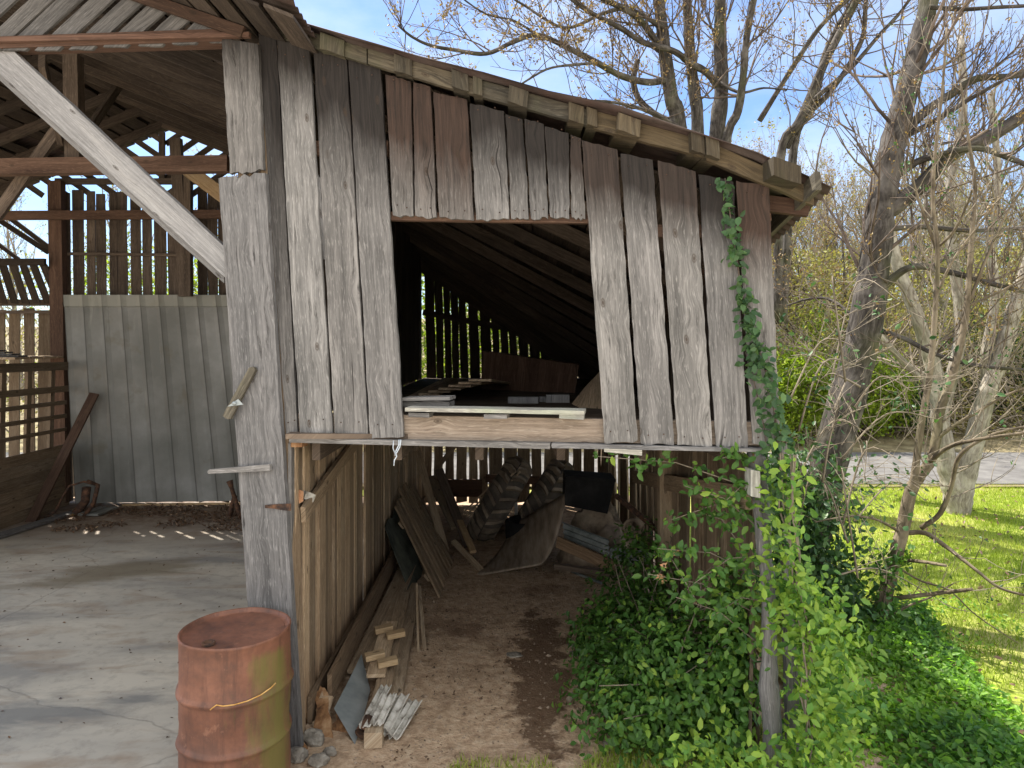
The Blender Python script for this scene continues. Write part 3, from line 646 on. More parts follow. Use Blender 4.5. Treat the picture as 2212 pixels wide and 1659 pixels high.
# right side wall of the passage: leaning slats, rail, posts
mb = MB(); y = 4.02
while y < 10.7:
    wd = U(.08, .15); l = U(.0, .35) if y > 6.3 else U(0, .04)
    zt = min(1.8, zs(1.36, y) - .05)
    slab4(mb, (1.38, y + l, zt), (1.38, y + wd + l, zt), (1.38 + U(-.05, .05), y, .02), (1.38 + U(-.05, .05), y + wd, .02), (-1, 0, 0), .02, seg=5, jit=.008, bright=U(.3, .7)); y += wd + (U(.005, .035) if y > 6.3 else U(-.02, .006))
mb.build('right_side_wall', W_tan, barn)
mb = MB(); y = 4.1
while y < 10.7:
    wd = U(.13, .19); slab4(mb, (1.43, y, zs(1.43, y) - .04), (1.43, y + wd, zs(1.43, y) - .04), (1.43, y, 1.82), (1.43, y + wd, 1.82), (-1, 0, 0), .02, seg=4, bright=U(.6, 1.1)); y += wd + U(.003, .02)
mb.build('loft_right_wall', W_dark, barn)
with part('side_rail', W_tan) as mb:
    bar(mb, (1.33, 3.98, 1.60), (1.33, 7.7, 1.02), .13, .05, seg=6, bright=.55)
with part('post', W_tan) as mb:
    box(mb, (1.27, 6.1, 0), (1.40, 6.2, 1.8), seg=8, bright=.75)
with part('post', W_front) as mb:       # gnarled cedar front corner post
    path = [(1632, 975), (1640, 1040), (1646, 1110), (1650, 1160), (1650, 1200), (1658, 1240), (1662, 1330), (1662, 1430), (1660, 1480), (1668, 1560), (1672, 1660), (1675, 1740)]
    rr = [.075, .07, .065, .07, .06, .055, .06, .065, .08, .075, .085, .095]
    pts = [at(u, v, 3.90) for u, v in path]; 
    P2, R2 = [], []
    for i in range(len(pts) - 1):
        for q in range(4): P2.append(pts[i].lerp(pts[i + 1], q / 4)); R2.append(lerp(rr[i], rr[i + 1], q / 4) * U(.93, 1.07))
    tube(mb, P2, [r * .66 for r in R2], k=14, col=(1.0, .12, .5))
with part('post', W_front) as mb:
    slab4(mb, at(1686, 960, 3.98), at(1700, 960, 3.98), at(1706, 1740, 3.98), at(1736, 1740, 3.98), (0, -1, 0), .05, seg=16, nc=2, jit=.003, bright=.95)
with part('corner_block', W_lichen) as mb:
    slab4(mb, at(1622, 1015, 3.80), at(1642, 1018, 3.80), at(1622, 1072, 3.80), at(1643, 1076, 3.80), (0, -1, 0), .1, seg=3, bright=.9)
with part('corner_block', M_rot) as mb:
    slab4(mb, at(1626, 972, 3.86), at(1648, 972, 3.86), at(1626, 1000, 3.86), at(1648, 1000, 3.86), (0, -1, 0), .1, seg=2)
with part('eave_block', M_rot) as mb:
    slab4(mb, fp(628, 950, .02), fp(652, 950, .02), fp(628, 966, .02), fp(652, 966, .02), FN, .08, seg=2)

# main bay interior: mid frame, back frame
with part('tie_beam', W_red) as mb:
    A = at(-160, 364, 7.2); B = at(496, 355, 7.0); bar(mb, A, B, .155, .12, seg=10, bright=1.15)
with part('tie_beam', W_red) as mb:
    bar(mb, at(-60, 466, 10.55), at(560, 463, 10.55), .13, .08, seg=8, bright=.9)
with part('interior_post', W_dark) as mb:
    bar(mb, at(158, 120, 7.3), at(163, 352, 7.3), .15, .12, up=(1, 0, 0), seg=5, bright=1.5)
    bar(mb, at(-10, 470, 7.4), at(160, 230, 7.4), .12, .05, seg=3, bright=1.5); bar(mb, at(160, 330, 7.5), at(260, 180, 8.6), .10, .05, seg=3, bright=1.2)
    bar(mb, at(90, 130, 6.0), at(130, 300, 7.2), .14, .05, seg=3, bright=1.4)
with part('interior_post', W_red) as mb:
    bar(mb, at(122, 392, 10.7), at(134, 1085, 10.7), .2, .12, up=(1, 0, 0), seg=8, bright=.8)
with part('interior_post', W_dark) as mb:
    bar(mb, at(380, 300, 10.6), at(400, 640, 10.6), .16, .1, up=(1, 0, 0), seg=5, bright=1.2)
    bar(mb, at(407, 345, 10.5), at(407, 640, 10.5), .10, .1, up=(1, 0, 0), seg=5, bright=1.2)
with part('back_brace', W_new) as mb:
    bar(mb, at(400, 362, 7.6), at(520, 452, 7.6), .15, .03, seg=3, bright=.8)
back_wall('bay_back_wall', W_dark, 10.85, -6.85, -1.4, .02, lambda x: 4.78 if x < -2.4 else 4.6, (.12, .2), (.022, .05), zj=.05, lean=.04)
with part('back_rail', W_dark) as mb:
    bar(mb, at(140, 548, 10.78), at(500, 552, 10.78), .045, .04, seg=3); bar(mb, at(120, 392, 10.78), at(500, 392, 10.78), .09, .05, seg=3)
    bar(mb, at(350, 285, 10.8), at(350, 395, 10.8), .08, .05, up=(1, 0, 0), seg=3)
mb = MB()     # gable above the back wall: diagonal slats with sky between
for i in range(34):
    for s in (1, -1):
        x0 = -5.3 + s * (i * .24 + .05)
        # slats rise towards the outside of the gable on each half
        A = Vector((x0, 10.88, zm(x0) if zm(x0) > 4.6 else 4.6)); 
        if A.z <= 4.62 and i > 17: continue
        # run down-inward at 35 degrees until the plate
        dirv = Vector((-s * .0 + (1 if s == -1 else -1) * .82 * -1, 0, -.57))
        if s == -1: dirv = Vector((.82, 0, -.57))
        else: dirv = Vector((-.82, 0, -.57))
        tl = (A.z - 4.72) / .57
        xlim = abs(x0 + 5.3) / .82
        tl = min(tl, xlim)
        if tl < .08: continue
        bar(mb, A, A + dirv * tl, .085, .02, seg=2, bright=U(.6, 1.1))
mb.build('back_gable_slats', W_dark, barn)
# ribbed metal siding leaned over the back wall
mb = MB(); xL0, xR0, xL1, xR1 = 140, 508, 165, 560
V, Fc, Cc = [], [], []; prof = []; nb = 9; puv = []
for k in range(nb * 8 + 1):
    ph = (k % 8); prof.append((k / (nb * 8), (.0 if ph not in (0, 1, 7) else (.028 if ph == 0 else .012))))
rows = [0, .055, .06, .3, .6, 1.0]
for r_ in rows:
    v_ = lerp(637, 1087, r_); base = .012 if .0 <= r_ <= .055 else 0
    for (a, dpt) in prof:
        puv.append((a * nb, r_))
        u_ = lerp(lerp(xL0, xL1, r_), lerp(xR0, xR1, r_), a)
        p = at(u_, v_ - 6 * a * r_, 10.66); p.y -= dpt + base; V.append(p)
npf = len(prof)
for i in range(len(rows) - 1):
    for j in range(npf - 1): Fc.append((i * npf + j, (i + 1) * npf + j, (i + 1) * npf + j + 1, i * npf + j + 1))
mb.add(V, Fc, puv); o = mb.build('metal_siding', M_panel, barn); sm = o.modifiers.new('thick', 'SOLIDIFY'); sm.thickness = .004
with part('base_trim', W_new) as mb: bar(mb, at(265, 1091, 10.62), at(560, 1087, 10.62), .03, .03, seg=3)

# left side: stall wall and racks at the back left
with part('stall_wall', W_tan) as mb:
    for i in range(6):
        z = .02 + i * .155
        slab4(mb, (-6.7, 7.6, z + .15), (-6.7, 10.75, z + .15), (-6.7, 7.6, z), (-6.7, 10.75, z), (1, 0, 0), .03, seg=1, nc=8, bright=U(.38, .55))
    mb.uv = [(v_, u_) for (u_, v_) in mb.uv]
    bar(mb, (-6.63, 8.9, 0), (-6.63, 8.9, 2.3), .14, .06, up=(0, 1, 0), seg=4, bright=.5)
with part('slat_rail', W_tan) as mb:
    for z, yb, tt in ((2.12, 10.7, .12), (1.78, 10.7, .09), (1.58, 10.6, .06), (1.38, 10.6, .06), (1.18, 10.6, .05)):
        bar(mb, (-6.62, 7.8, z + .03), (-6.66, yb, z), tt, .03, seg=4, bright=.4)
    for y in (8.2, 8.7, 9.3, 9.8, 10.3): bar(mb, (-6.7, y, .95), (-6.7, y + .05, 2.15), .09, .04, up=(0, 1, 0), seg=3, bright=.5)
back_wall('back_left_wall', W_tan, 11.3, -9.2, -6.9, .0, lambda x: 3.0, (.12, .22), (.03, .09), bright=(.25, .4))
with part('back_rail', W_dark) as mb:
    bar(mb, (-9.2, 11.2, 3.1), (-6.9, 11.2, 3.1), .1, .06, seg=3); bar(mb, (-9.2, 11.15, 2.95), (-6.9, 11.15, 2.95), .05, .06, seg=3)
with part('rack_shelf', W_tan) as mb:
    for i in range(4): slab4(mb, (-8.6, 9.6 + i * .3, 2.27), (-6.72, 9.6 + i * .3, 2.27), (-8.6, 9.88 + i * .3, 2.27), (-6.72, 9.88 + i * .3, 2.27), (0, 0, 1), .03, seg=1, nc=3, bright=.8)
with part('collapsed_slats', W_dark) as mb:      # fallen slatted section on the far left
    for i in range(8):
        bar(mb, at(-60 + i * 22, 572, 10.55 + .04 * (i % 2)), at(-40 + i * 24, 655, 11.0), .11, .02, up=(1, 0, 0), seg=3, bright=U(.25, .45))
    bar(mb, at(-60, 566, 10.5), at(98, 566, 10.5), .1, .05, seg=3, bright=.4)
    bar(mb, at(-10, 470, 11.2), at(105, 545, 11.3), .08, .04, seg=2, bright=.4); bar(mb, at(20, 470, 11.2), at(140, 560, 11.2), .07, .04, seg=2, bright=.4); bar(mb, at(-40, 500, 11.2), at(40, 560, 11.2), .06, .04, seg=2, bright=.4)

# latches, hinge on the corner post
with part('wooden_latch', W_front) as mb: 
    slab4(mb, fp(458, 1014, .08), fp(457, 1023, .08), fp(582, 1003, .08), fp(583, 1017, .08), FN, .025, seg=6, nc=3, ragT=.03, bright=1.15)
with part('wooden_latch', W_green) as mb:
    slab4(mb, fp(538, 793, .08), fp(552, 799, .08), fp(481, 897, .09), fp(496, 908, .09), FN, .025, seg=6, nc=3, ragT=.03, ragB=.01, bright=1.2)
with part('latch_bolt', M_galv) as mb:
    c_ = fp(508, 871, .10); V = [fp(492, 878, .1), fp(515, 862, .1), fp(526, 874, .1), fp(508, 876, .1)]
    mb.add(V + [p - FN * -.004 for p in V], [(0, 1, 2, 3), (4, 7, 6, 5), (0, 4, 5, 1), (1, 5, 6, 2), (2, 6, 7, 3), (3, 7, 4, 0)])
    tube(mb, [c_, c_ + FN * .015], .012, k=12)
with part('hinge', M_iron) as mb:
    slab4(mb, fp(572, 1091, .055), fp(572, 1097, .055), fp(628, 1088, .055), fp(628, 1104, .055), FN, .008, seg=4, nc=2, jit=.002)

# ================================================================ loose things on the loft sill and in the loft
def single(name, mat, label, cat, fn, group=None):
    mb = MB(); fn(mb); o = mb.build(name, mat); 
    # origin to the base centre
    co = np.array([v.co[:] for v in o.data.vertices]); c = Vector(((co[:, 0].min() + co[:, 0].max()) / 2, (co[:, 1].min() + co[:, 1].max()) / 2, co[:, 2].min()))
    for v in o.data.vertices: v.co -= c
    o.location = c
    return tag(o, label, cat, group)
def sw(mb): mb.uv = [(v_, u_) for (u_, v_) in mb.uv]
def flat_board(u0, v0, u1, v1, off, wdt, th, **k):
    def f(mb):
        A, B = fp(u0, v0, off), fp(u1, v1, off); bar(mb, A, B, th, wdt, seg=8, **k)
    return f
single('loose_board', W_lichen, 'long pale lichen-covered board lying along the loft sill', 'board', flat_board(884, 882, 1264, 889, -.02, .16, .022, jit=.001, bright=1.0))
single('loose_board', W_front, 'short grey board at the left end of the loft sill', 'board', flat_board(876, 861, 978, 859, -.12, .14, .02, bright=1.0))
single('loose_board', W_front, 'broken grey board under the short one at the left of the loft sill', 'board', flat_board(874, 871, 976, 871, -.14, .13, .03, bright=.75, jit=.004))
single('wood_block', W_front, 'small block under the middle of the lichen-covered board', 'wood block', flat_board(1049, 898, 1098, 898, -.0, .1, .025))
single('wood_block', W_front, 'small block under the left end of the lichen-covered board', 'wood block', flat_board(888, 894, 932, 896, -.0, .1, .025, bright=.8))
single('wood_block', W_lichen, 'small block under the right end of the lichen-covered board', 'wood block', flat_board(1210, 897, 1262, 900, -.0, .1, .025, bright=.8))
def blk(u0, v0, u1, v1, D, dd=.12): 
    return lambda mb: slab4(mb, at(u0, v0, D), at(u1, v0, D), at(u0, v1, D), at(u1, v1, D), (0, -1, 0), dd, seg=1, nc=2, bright=.85)
single('wood_block', W_brace, 'pale grey sawn block alone on the loft floor behind the sill', 'wood block', blk(1097, 858, 1163, 876, 6.3))
single('wood_block', W_brace, 'leftmost block of the small row on the loft floor', 'wood block', blk(1165, 857, 1184, 872, 6.45))
single('wood_block', W_brace, 'middle block of the small row on the loft floor', 'wood block', blk(1180, 853, 1196, 870, 6.38, .1))
single('wood_block', W_brace, 'rightmost longer block of the small row on the loft floor', 'wood block', blk(1192, 853, 1230, 870, 6.3))
def f(mb):
    A, B, C_, D_ = at(1043, 758, 8.2), at(1251, 788, 7.6), at(1038, 848, 8.2), at(1240, 862, 7.6)
    slab4(mb, A, B, C_, D_, (-.1, -1, 0), .4, seg=2, nc=5, bright=1.3)
single('wooden_bin', W_red, 'large dark reddish wooden bin standing in the loft', 'bin', f)
def f(mb):
    for i in range(7):
        bar(mb, at(905 + i * 22, 860 - i * 3, 6.7 - .1 * i) + Vector((0, 0, .01 + .012 * i)), at(975 + i * 18, 826 + i * 2, 9.2 - .2 * i) + Vector((0, 0, .05)), .02, .2, seg=3, bright=U(1, 1.6))
single('board_pile', W_tan, 'heap of loose grey boards on the left of the loft floor', 'boards', f)
def f(mb):
    slab4(mb, at(1262, 838, 6.4), at(1298, 800, 6.6), at(1235, 872, 6.0), at(1300, 905, 5.6), (-.6, -.6, .5), .03, seg=3, nc=3, bright=1.6)
single('loose_board', W_tan, 'brown panel leaning in the right corner of the loft opening', 'panel', f)
def f(mb):
    slab4(mb, at(860, 620, 6.0), at(886, 622, 6.0), at(864, 735, 6.0), at(892, 735, 6.0), (.2, -1, 0), .03, seg=3, bright=1.6)
# string hanging off the sill
def f(mb):
    pts = [(862, 950), (862, 960), (855, 975), (857, 986), (852, 994), (851, 1006)]; tube(mb, [fp(u, v, .05) for u, v in pts], .0035, k=5)
    pts = [(866, 950), (864, 965), (857, 978), (853, 984)]; tube(mb, [fp(u, v, .055) for u, v in pts], .003, k=5); pts = [(850, 952), (849, 968), (855, 984)]; tube(mb, [fp(u, v, .052) for u, v in pts], .0025, k=5)
single('string', M_string, 'knotted pale blue string hanging under the loft sill', 'string', f)

# ================================================================ rusty barrel
BX, BY = -1.53, 3.93
bar_ = thing('steel_drum', 'rusty orange steel drum with green moss on its right side beside the post', 'drum', loc=(BX, BY, .02))
mb = MB(); K = 96; r0 = .288; Hb = .875
prof = [(0.0, r0 - .004), (.012, r0 + .004), (.025, r0), ]
def ring(z0): return [(z0 - .03, r0), (z0 - .018, r0 + .004), (z0 - .007, r0 + .012), (z0, r0 + .014), (z0 + .007, r0 + .012), (z0 + .018, r0 + .004), (z0 + .03, r0)]
prof += [(.12, r0)] + ring(.31) + [(.42, r0 - .003)] + [(.45, r0 + .001)] + ring(.58) + [(.70, r0 - .001), (.78, r0), (Hb - .02, r0), (Hb - .012, r0 + .004), (Hb, r0 + .005), (Hb + .004, r0 - .002), (Hb - .004, r0 - .008), (Hb - .018, r0 - .010), (Hb - .02, r0 - .03)]
V, Fc, Cc = [], [], []
for (z, r) in prof:
    for j in range(K):
        a = 2 * math.pi * j / K; dn = .009 * mnoise.noise((math.cos(a) * 2, math.sin(a) * 2, z * 4))
        V.append(((r + dn) * math.cos(a), (r + dn) * math.sin(a), z)); g = max(0, math.cos(a - R(-22))); Cc.append((1, g ** 4.5 * .9 if z < Hb - .02 else .0, .5))
for i in range(len(prof) - 1):
    for j in range(K): Fc.append((i * K + j, i * K + (j + 1) % K, (i + 1) * K + (j + 1) % K, (i + 1) * K + j))
Fc.append(tuple(range(K - 1, -1, -1)))
mb.add(V, Fc, None, Cc, smooth=True); mb.build('drum_shell', M_rust, bar_)
mb = MB(); V = [(0, 0, Hb - .019)]; Cc = [(1, 0, .5)]
rs = [.05, .1, .15, .2, .24, r0 - .03]
for r in rs:
    for j in range(K):
        a = 2 * math.pi * j / K; V.append((r * math.cos(a), r * math.sin(a), Hb - .02 + .004 * mnoise.noise((r * 9 * math.cos(a), r * 9 * math.sin(a), 1)) * (1 if r < .25 else 0))); Cc.append((1, 0, .5))
Fc = [(0, 1 + j, 1 + (j + 1) % K) for j in range(K)] + [(1 + i * K + j, 1 + (i + 1) * K + j, 1 + (i + 1) * K + (j + 1) % K, 1 + i * K + (j + 1) % K) for i in range(len(rs) - 1) for j in range(K)]
mb.add(V, Fc, None, Cc, smooth=True); mb.build('drum_lid', M_rust, bar_)
mb = MB(); V, Fc = [], []; bx, by = -.07, -.185
for (r, z) in ((.034, -.017), (.034, -.004), (.03, -.002), (.024, -.004), (.022, -.012), (.001, -.012)):
    for j in range(24): a = 2 * math.pi * j / 24; V.append((bx + r * math.cos(a), by + r * math.sin(a), Hb + z))
for i in range(5):
    for j in range(24): Fc.append((i * 24 + j, i * 24 + (j + 1) % 24, (i + 1) * 24 + (j + 1) % 24, (i + 1) * 24 + j))
mb.add(V, Fc, smooth=True); mb.build('bung', M_iron, bar_)
mb = MB(); pts = [Vector((.291 * math.cos(a), .291 * math.sin(a), z)) * 1.0 for a, z in ((R(-92), .575), (R(-86), .60), (R(-80), .592), (R(-70), .592), (R(-58), .597), (R(-45), .607), (R(-34), .622), (R(-28), .635))]
pts = [Vector((p.x * 1.05, p.y * 1.05, p.z)) for p in pts]; tube(mb, pts, .0035, k=5)
tw = mb.build('straw_stem', M_orange); tw.location = (BX, BY, .02); tag(tw, 'dry orange grass stem resting on the upper ring of the rusty drum', 'stem')

# ================================================================ lumber and scrap along the passage wall
def gb_(name, mat, label, cat, A, B, w_, th, up=(0, 0, 1), **k):
    return single(name, mat, label, cat, lambda mb: bar(mb, A, B, w_, th, up=up, **k))
def G(u, v, z=.0): return gp(u, v, z)
gb_('timber', W_tan, 'thick square timber with a sawn end pointing at the viewer, left of the white strips', 'timber', G(806, 1600, .05), G(872, 1290, .05), .1, .11, seg=10, jit=.003, bright=1.0)
gb_('plank', W_tan, 'long brown plank lying beside the square timber', 'plank', G(845, 1500, .03), G(893, 1262, .03), .03, .16, seg=8, bright=.9)
gb_('plank', W_tan, 'dark plank standing on edge against the foot of the passage wall', 'plank', Vector((-1.22, 4.75, .16)), Vector((-1.25, 8.2, .22)), .18, .03, seg=8, bright=.6, brown=lambda t: .6)
gb_('plank', W_tan, 'grey plank lying between the wall plank and the square timber', 'plank', Vector((-1.12, 5.2, .06)), Vector((-1.1, 8.3, .10)), .03, .17, seg=8, bright=.95)
gb_('plank', W_tan, 'short plank on top of the lumber, under the small sawn blocks', 'plank', G(812, 1460, .13), G(842, 1345, .13), .025, .13, seg=4, bright=1.15)
for (u, v, lab) in ((827, 1360, 'far small sawn block lying across the lumber'), (853, 1372, 'far right small sawn block beside the lumber'), (808, 1418, 'near small sawn block on the short plank'), (835, 1432, 'near right small sawn block beside the short plank')):
    P = G(u, v, .17); gb_('sawn_block', W_new, lab, 'wood block', P + Vector((-.06, -.02, 0)), P + Vector((.07, .03, .01)), .04, .07, seg=2, bright=1.05)
mbm = MB(); 
def f(mb):
    slab4(mb, at(781, 1413, 5.35), at(800, 1490, 5.0), at(722, 1530, 4.62), at(767, 1607, 4.36), (.75, -.3, .6), .004, seg=4, nc=4, warp=.01)
single('metal_sheet', M_galv, 'flat grey-blue metal sheet leaning on the lumber at the foot of the wall', 'metal sheet', f)
def strip(u0, v0, u1, v1, wd, z, mat, lab, nm='siding_strip', n=2, grp=None):
    wd *= 1.15
    def f(mb):
        A, B = G(u0, v0, z), G(u1, v1, z + .03); d = (B - A).normalized(); s = d.cross(Vector((0, 0, 1))).normalized()
        V, Fc, k = [], [], n * 4 + 1; rowsn = 7
        for r_ in range(rowsn):
            t = r_ / (rowsn - 1); rg = U(-.03, .03) if r_ in (0, rowsn - 1) else 0
            for j in range(k):
                a = (j / (k - 1) - .5) * wd; V.append(A.lerp(B, t) + s * a + Vector((0, 0, .010 * math.cos(j / 4 * 2 * math.pi) + .01)) + d * (rg + (U(-.015, .015) if r_ == 0 else 0)))
        for r_ in range(rowsn - 1):
            for j in range(k - 1): Fc.append((r_ * k + j, r_ * k + j + 1, (r_ + 1) * k + j + 1, (r_ + 1) * k + j))
        mb.add(V, Fc)
    o = single(nm, mat, lab, 'strip', f); sm = o.modifiers.new('thick', 'SOLIDIFY'); sm.thickness = .006; return o
strip(790, 1568, 836, 1482, .06, .10, M_white, 'leftmost flaking white strip, green at its foot, in the scrap fan')
strip(816, 1562, 845, 1500, .07, .12, M_white, 'second flaking white strip from the left in the scrap fan')
strip(828, 1578, 868, 1502, .09, .08, M_white, 'third flaking white strip from the left in the scrap fan')
strip(838, 1590, 884, 1518, .07, .04, M_white, 'fourth flaking white strip, broken, in the scrap fan')
strip(846, 1600, 895, 1520, .08, .01, M_white, 'rightmost white strip lying on the dirt in the scrap fan')
def f(mb):
    A = G(781, 1585, .06); B = A + Vector((.03, .10, .03)); n = 16; V, Fc = [], []
    d = (B - A).normalized(); a = d.cross(Vector((0, 0, 1))).normalized(); b_ = a.cross(d)
    for (c_, r) in ((A, .045), (A, .037), (B, .037), (B, .045)):
        for j in range(n): an = 2 * math.pi * j / n; V.append(c_ + (a * math.cos(an) + b_ * math.sin(an)) * r)
    for i in range(4):
        for j in range(n): Fc.append((i * n + j, i * n + (j + 1) % n, ((i + 1) % 4) * n + (j + 1) % n, ((i + 1) % 4) * n + j))
    mb.add(V, Fc, smooth=True)
single('rusty_pipe', M_iron, 'short rusty pipe lying at the near end of the scrap', 'pipe', f)
# rotten splinters at the wall foot
def shard(A, B, w1, w2, th):
    def f(mb): bar(mb, A, B, w1, th, up=(1, 0, .2), w2=w2, seg=6, nc=4, jit=.012, ragT=.03, ragB=.04, bright=1)
    return f
single('rotten_board', M_rot, 'broken rotten board propped at the foot of the passage wall beside the metal sheet', 'broken board', shard(at(694, 1488, 4.75), at(700, 1600, 4.45), .06, .13, .03))
single('rotten_board', M_rot, 'small orange splinter of wood behind the drum', 'broken board', shard(at(655, 1608, 4.35), at(650, 1680, 4.2), .05, .06, .05))
single('rotten_board', W_tan, 'thin jagged splinter against the wall above the stones', 'broken board', shard(at(708, 1500, 4.7), at(690, 1570, 4.55), .07, .1, .02))
single('rotten_board', M_rot, 'stub of rotten timber between the splinter and the pipe', 'broken board', shard(at(728, 1560, 4.6), at(762, 1600, 4.5), .1, .1, .08))
def rock(c, r, sx=1, sy=1, sz=.7, seed=0, n=3):
    def f(mb):
        import bmesh
        bm = bmesh.new(); bmesh.ops.create_icosphere(bm, subdivisions=n, radius=1)
        V = []
        for v in bm.verts:
            p = v.co; k = 1 + .35 * mnoise.noise(p * 1.2 + Vector((seed, 0, 0))) + .12 * mnoise.noise(p * 4 + Vector((seed, 3, 0))); q = p * k
            q = Vector((round(q.x * 3.5) / 3.5 * .5 + q.x * .5, round(q.y * 3.5) / 3.5 * .5 + q.y * .5, round(q.z * 3.5) / 3.5 * .5 + q.z * .5))
            V.append(Vector(c) + Vector((q.x * r * sx, q.y * r * sy, q.z * r * sz + r * sz * .6)))
        mb.add(V, [tuple(v.index for v in fc.verts) for fc in bm.faces]); bm.free()
    return f
for i, (u, v, r, lab) in enumerate(((678, 1604, .07, 'largest pale stone at the foot of the corner post'), (640, 1640, .06, 'pale stone touching the drum'), (690, 1650, .055, 'near pale flat stone right of the orange splinter'), (712, 1630, .04, 'small pale stone under the rotten board'))):
    single('foundation_stone', M_stone, lab, 'stone', rock(G(u, v), r * .9, 1.1, .8, .8, i * 5))
single('small_stone', M_stone, 'single pale stone on the dirt near the vines', 'stone', rock(G(1312, 1612), .028, 1, .8, .7, 3))
for i, (u, v, r, lab) in enumerate(((1110, 1418, .05, 'flat brown stone in the middle of the dirt floor'), (1248, 1415, .05, 'flat brown stone at the edge of the vines'), (1240, 1395, .045, 'flat stone behind the stone at the edge of the vines'))):
    single('flat_stone', M_stone, lab, 'stone', rock(G(u, v, -.01), r, 1.3, .9, .3, 20 + i))

# slatted panel leaning on the wall
P00, P10, P01, P11 = Vector((-1.29, 7.70, .74)), Vector((-1.29, 9.2, .70)), Vector((-.70, 6.85, .02)), Vector((-.66, 8.05, .02))
sp_ = thing('slatted_panel', 'brown wooden slatted panel leaning against the passage wall', 'slatted panel')
nn = (P10 - P00).cross(P01 - P00).normalized(); nn = nn if nn.x > 0 else -nn
for i in range(8):
    a0, a1 = i / 8 + .02, (i + 1) / 8 - .028; mb = MB()
    ex = U(-.09, .09)
    e = (P01 - P00).normalized() * ex
    slab4(mb, P00.lerp(P10, a0) + e, P00.lerp(P10, a1) + e, P01.lerp(P11, a0) + e * .2, P01.lerp(P11, a1) + e * .2, nn, .02, seg=6, nc=2, jit=.002, bright=U(.75, 1.1), brown=lambda t: .4); mb.build('slat', W_tan, sp_)
mb = MB()
for q in (.25, .8): bar(mb, P00.lerp(P01, q) - nn * .035, P10.lerp(P11, q) - nn * .035, .08, .02, up=nn.cross(P10 - P00), seg=3, bright=.8)
mb.build('batten', W_tan, sp_); settle(sp_)
def f(mb):
    slab4(mb, Vector((-1.31, 7.3, .62)), Vector((-1.3, 8.4, .6)), Vector((-1.0, 6.95, .0)), Vector((-.95, 7.6, .0)), (.8, -.3, .5), .008, seg=6, nc=5, ragT=.05, ragB=.04, jit=.03)
single('roofing_felt', simple('grey_green_felt', ((.04, .045, .035), (.09, .1, .08), (.14, .15, .12)), 5), 'ragged grey-green sheet behind the slatted panel', 'sheet', f)
for i, (A, B, w_, th, m, br, lab) in enumerate((
    (at(1022, 1192, 7.9), at(966, 1062, 9.4), .07, .03, W_new, .9, 'pale yellow board leaning at the back of the passage'),
    (at(962, 1190, 8.2), at(902, 975, 9.0), .09, .05, W_tan, .6, 'dark post leaning against the wall behind the slatted panel'),
    (at(985, 1140, 8.6), at(930, 1030, 9.6), .12, .03, W_tan, .5, 'dark wide board leaning between the two leaning posts'),
    (at(1040, 1232, 7.7), at(980, 1170, 8.2), .06, .03, W_tan, .85, 'short board lying on the dirt by the brown sheet'),
    (at(1012, 1180, 8.3), at(948, 1015, 9.3), .11, .03, W_dark, 1.2, 'dark plank leaning beside the pale yellow board'),
    (at(904, 1410, 5.68), at(900, 1262, 6.5), .018, .018, W_tan, .9, 'thin stick standing at the end of the lumber'),
    (at(917, 1405, 5.7), at(906, 1268, 6.6), .03, .03, W_tan, .9, 'second thin stick right of the first at the end of the lumber'))):
    gb_('leaning_board', m, lab, 'board', A, B, w_, th, up=(1, 0, 0), seg=6, bright=br)

# tractor tyres
def tyre(c, Rr, wd, yaw, tilt, lab):
    root = thing('tractor_tyre', lab, 'tyre')
    from mathutils import Matrix
    M = Matrix.Translation(c) @ Matrix.Rotation(R(yaw), 4, 'Z') @ Matrix.Rotation(R(tilt), 4, 'Y')
    mb = MB(); Kt = 64; pr = [(Rr * .55, -.42), (Rr * .62, -.5), (Rr * .8, -.52), (Rr * .92, -.47), (Rr * .98, -.3), (Rr, 0), (Rr * .98, .3), (Rr * .92, .47), (Rr * .8, .52), (Rr * .62, .5), (Rr * .55, .42), (Rr * .6, .3), (Rr * .85, .2), (Rr * .88, 0), (Rr * .85, -.2), (Rr * .6, -.3)]
    V, Fc = [], []; n = len(pr)
    for j in range(Kt):
        a = 2 * math.pi * j / Kt
        for (r, x) in pr: V.append(M @ Vector((x * wd, r * math.cos(a), r * math.sin(a))))
    for j in range(Kt):
        for i in range(n): Fc.append((j * n + i, j * n + (i + 1) % n, ((j + 1) % Kt) * n + (i + 1) % n, ((j + 1) % Kt) * n + i))
    mb.add(V, Fc, smooth=True); mb.build('tyre_body', M_rubber2, root)
    mb = MB()
    nl = 22
    for j in range(nl):
        for s in (-1, 1):
            a0 = 2 * math.pi * (j + (.5 if s > 0 else 0)) / nl
            Vv = []
            for (x, da, hh) in ((0.02 * s, .16, 0), (.26 * s, .07, 0), (.52 * s, -.03, 0)):
                rb = Rr * (1.0 - .3 * (abs(x)) ** 2) ; 
                for (dd, rr) in ((-.045, rb - .02), (-.035, rb + .075), (.035, rb + .075), (.045, rb - .02)):
                    an = a0 + da + dd; rr2 = rr - (.05 if abs(x) > .5 else 0)
                    Vv.append(M @ Vector((x * wd, rr2 * math.cos(an), rr2 * math.sin(an))))
            Ff = []
            for i in range(2):
                for k in range(4): Ff.append((i * 4 + k, i * 4 + (k + 1) % 4, (i + 1) * 4 + (k + 1) % 4, (i + 1) * 4 + k))
            Ff += [(3, 2, 1, 0), (8, 9, 10, 11)]
            mb.add(Vv, Ff)
    mb.build('tread_lugs', M_rubber, root); settle(root)
tyre(at(1080, 1080, 9.2), .54, .36, -8, 30, 'left one of two big tractor tyres standing against the back slats')
tyre(at(1172, 1082, 9.35), .54, .36, -8, 32, 'right one of two big tractor tyres standing against the back slats')
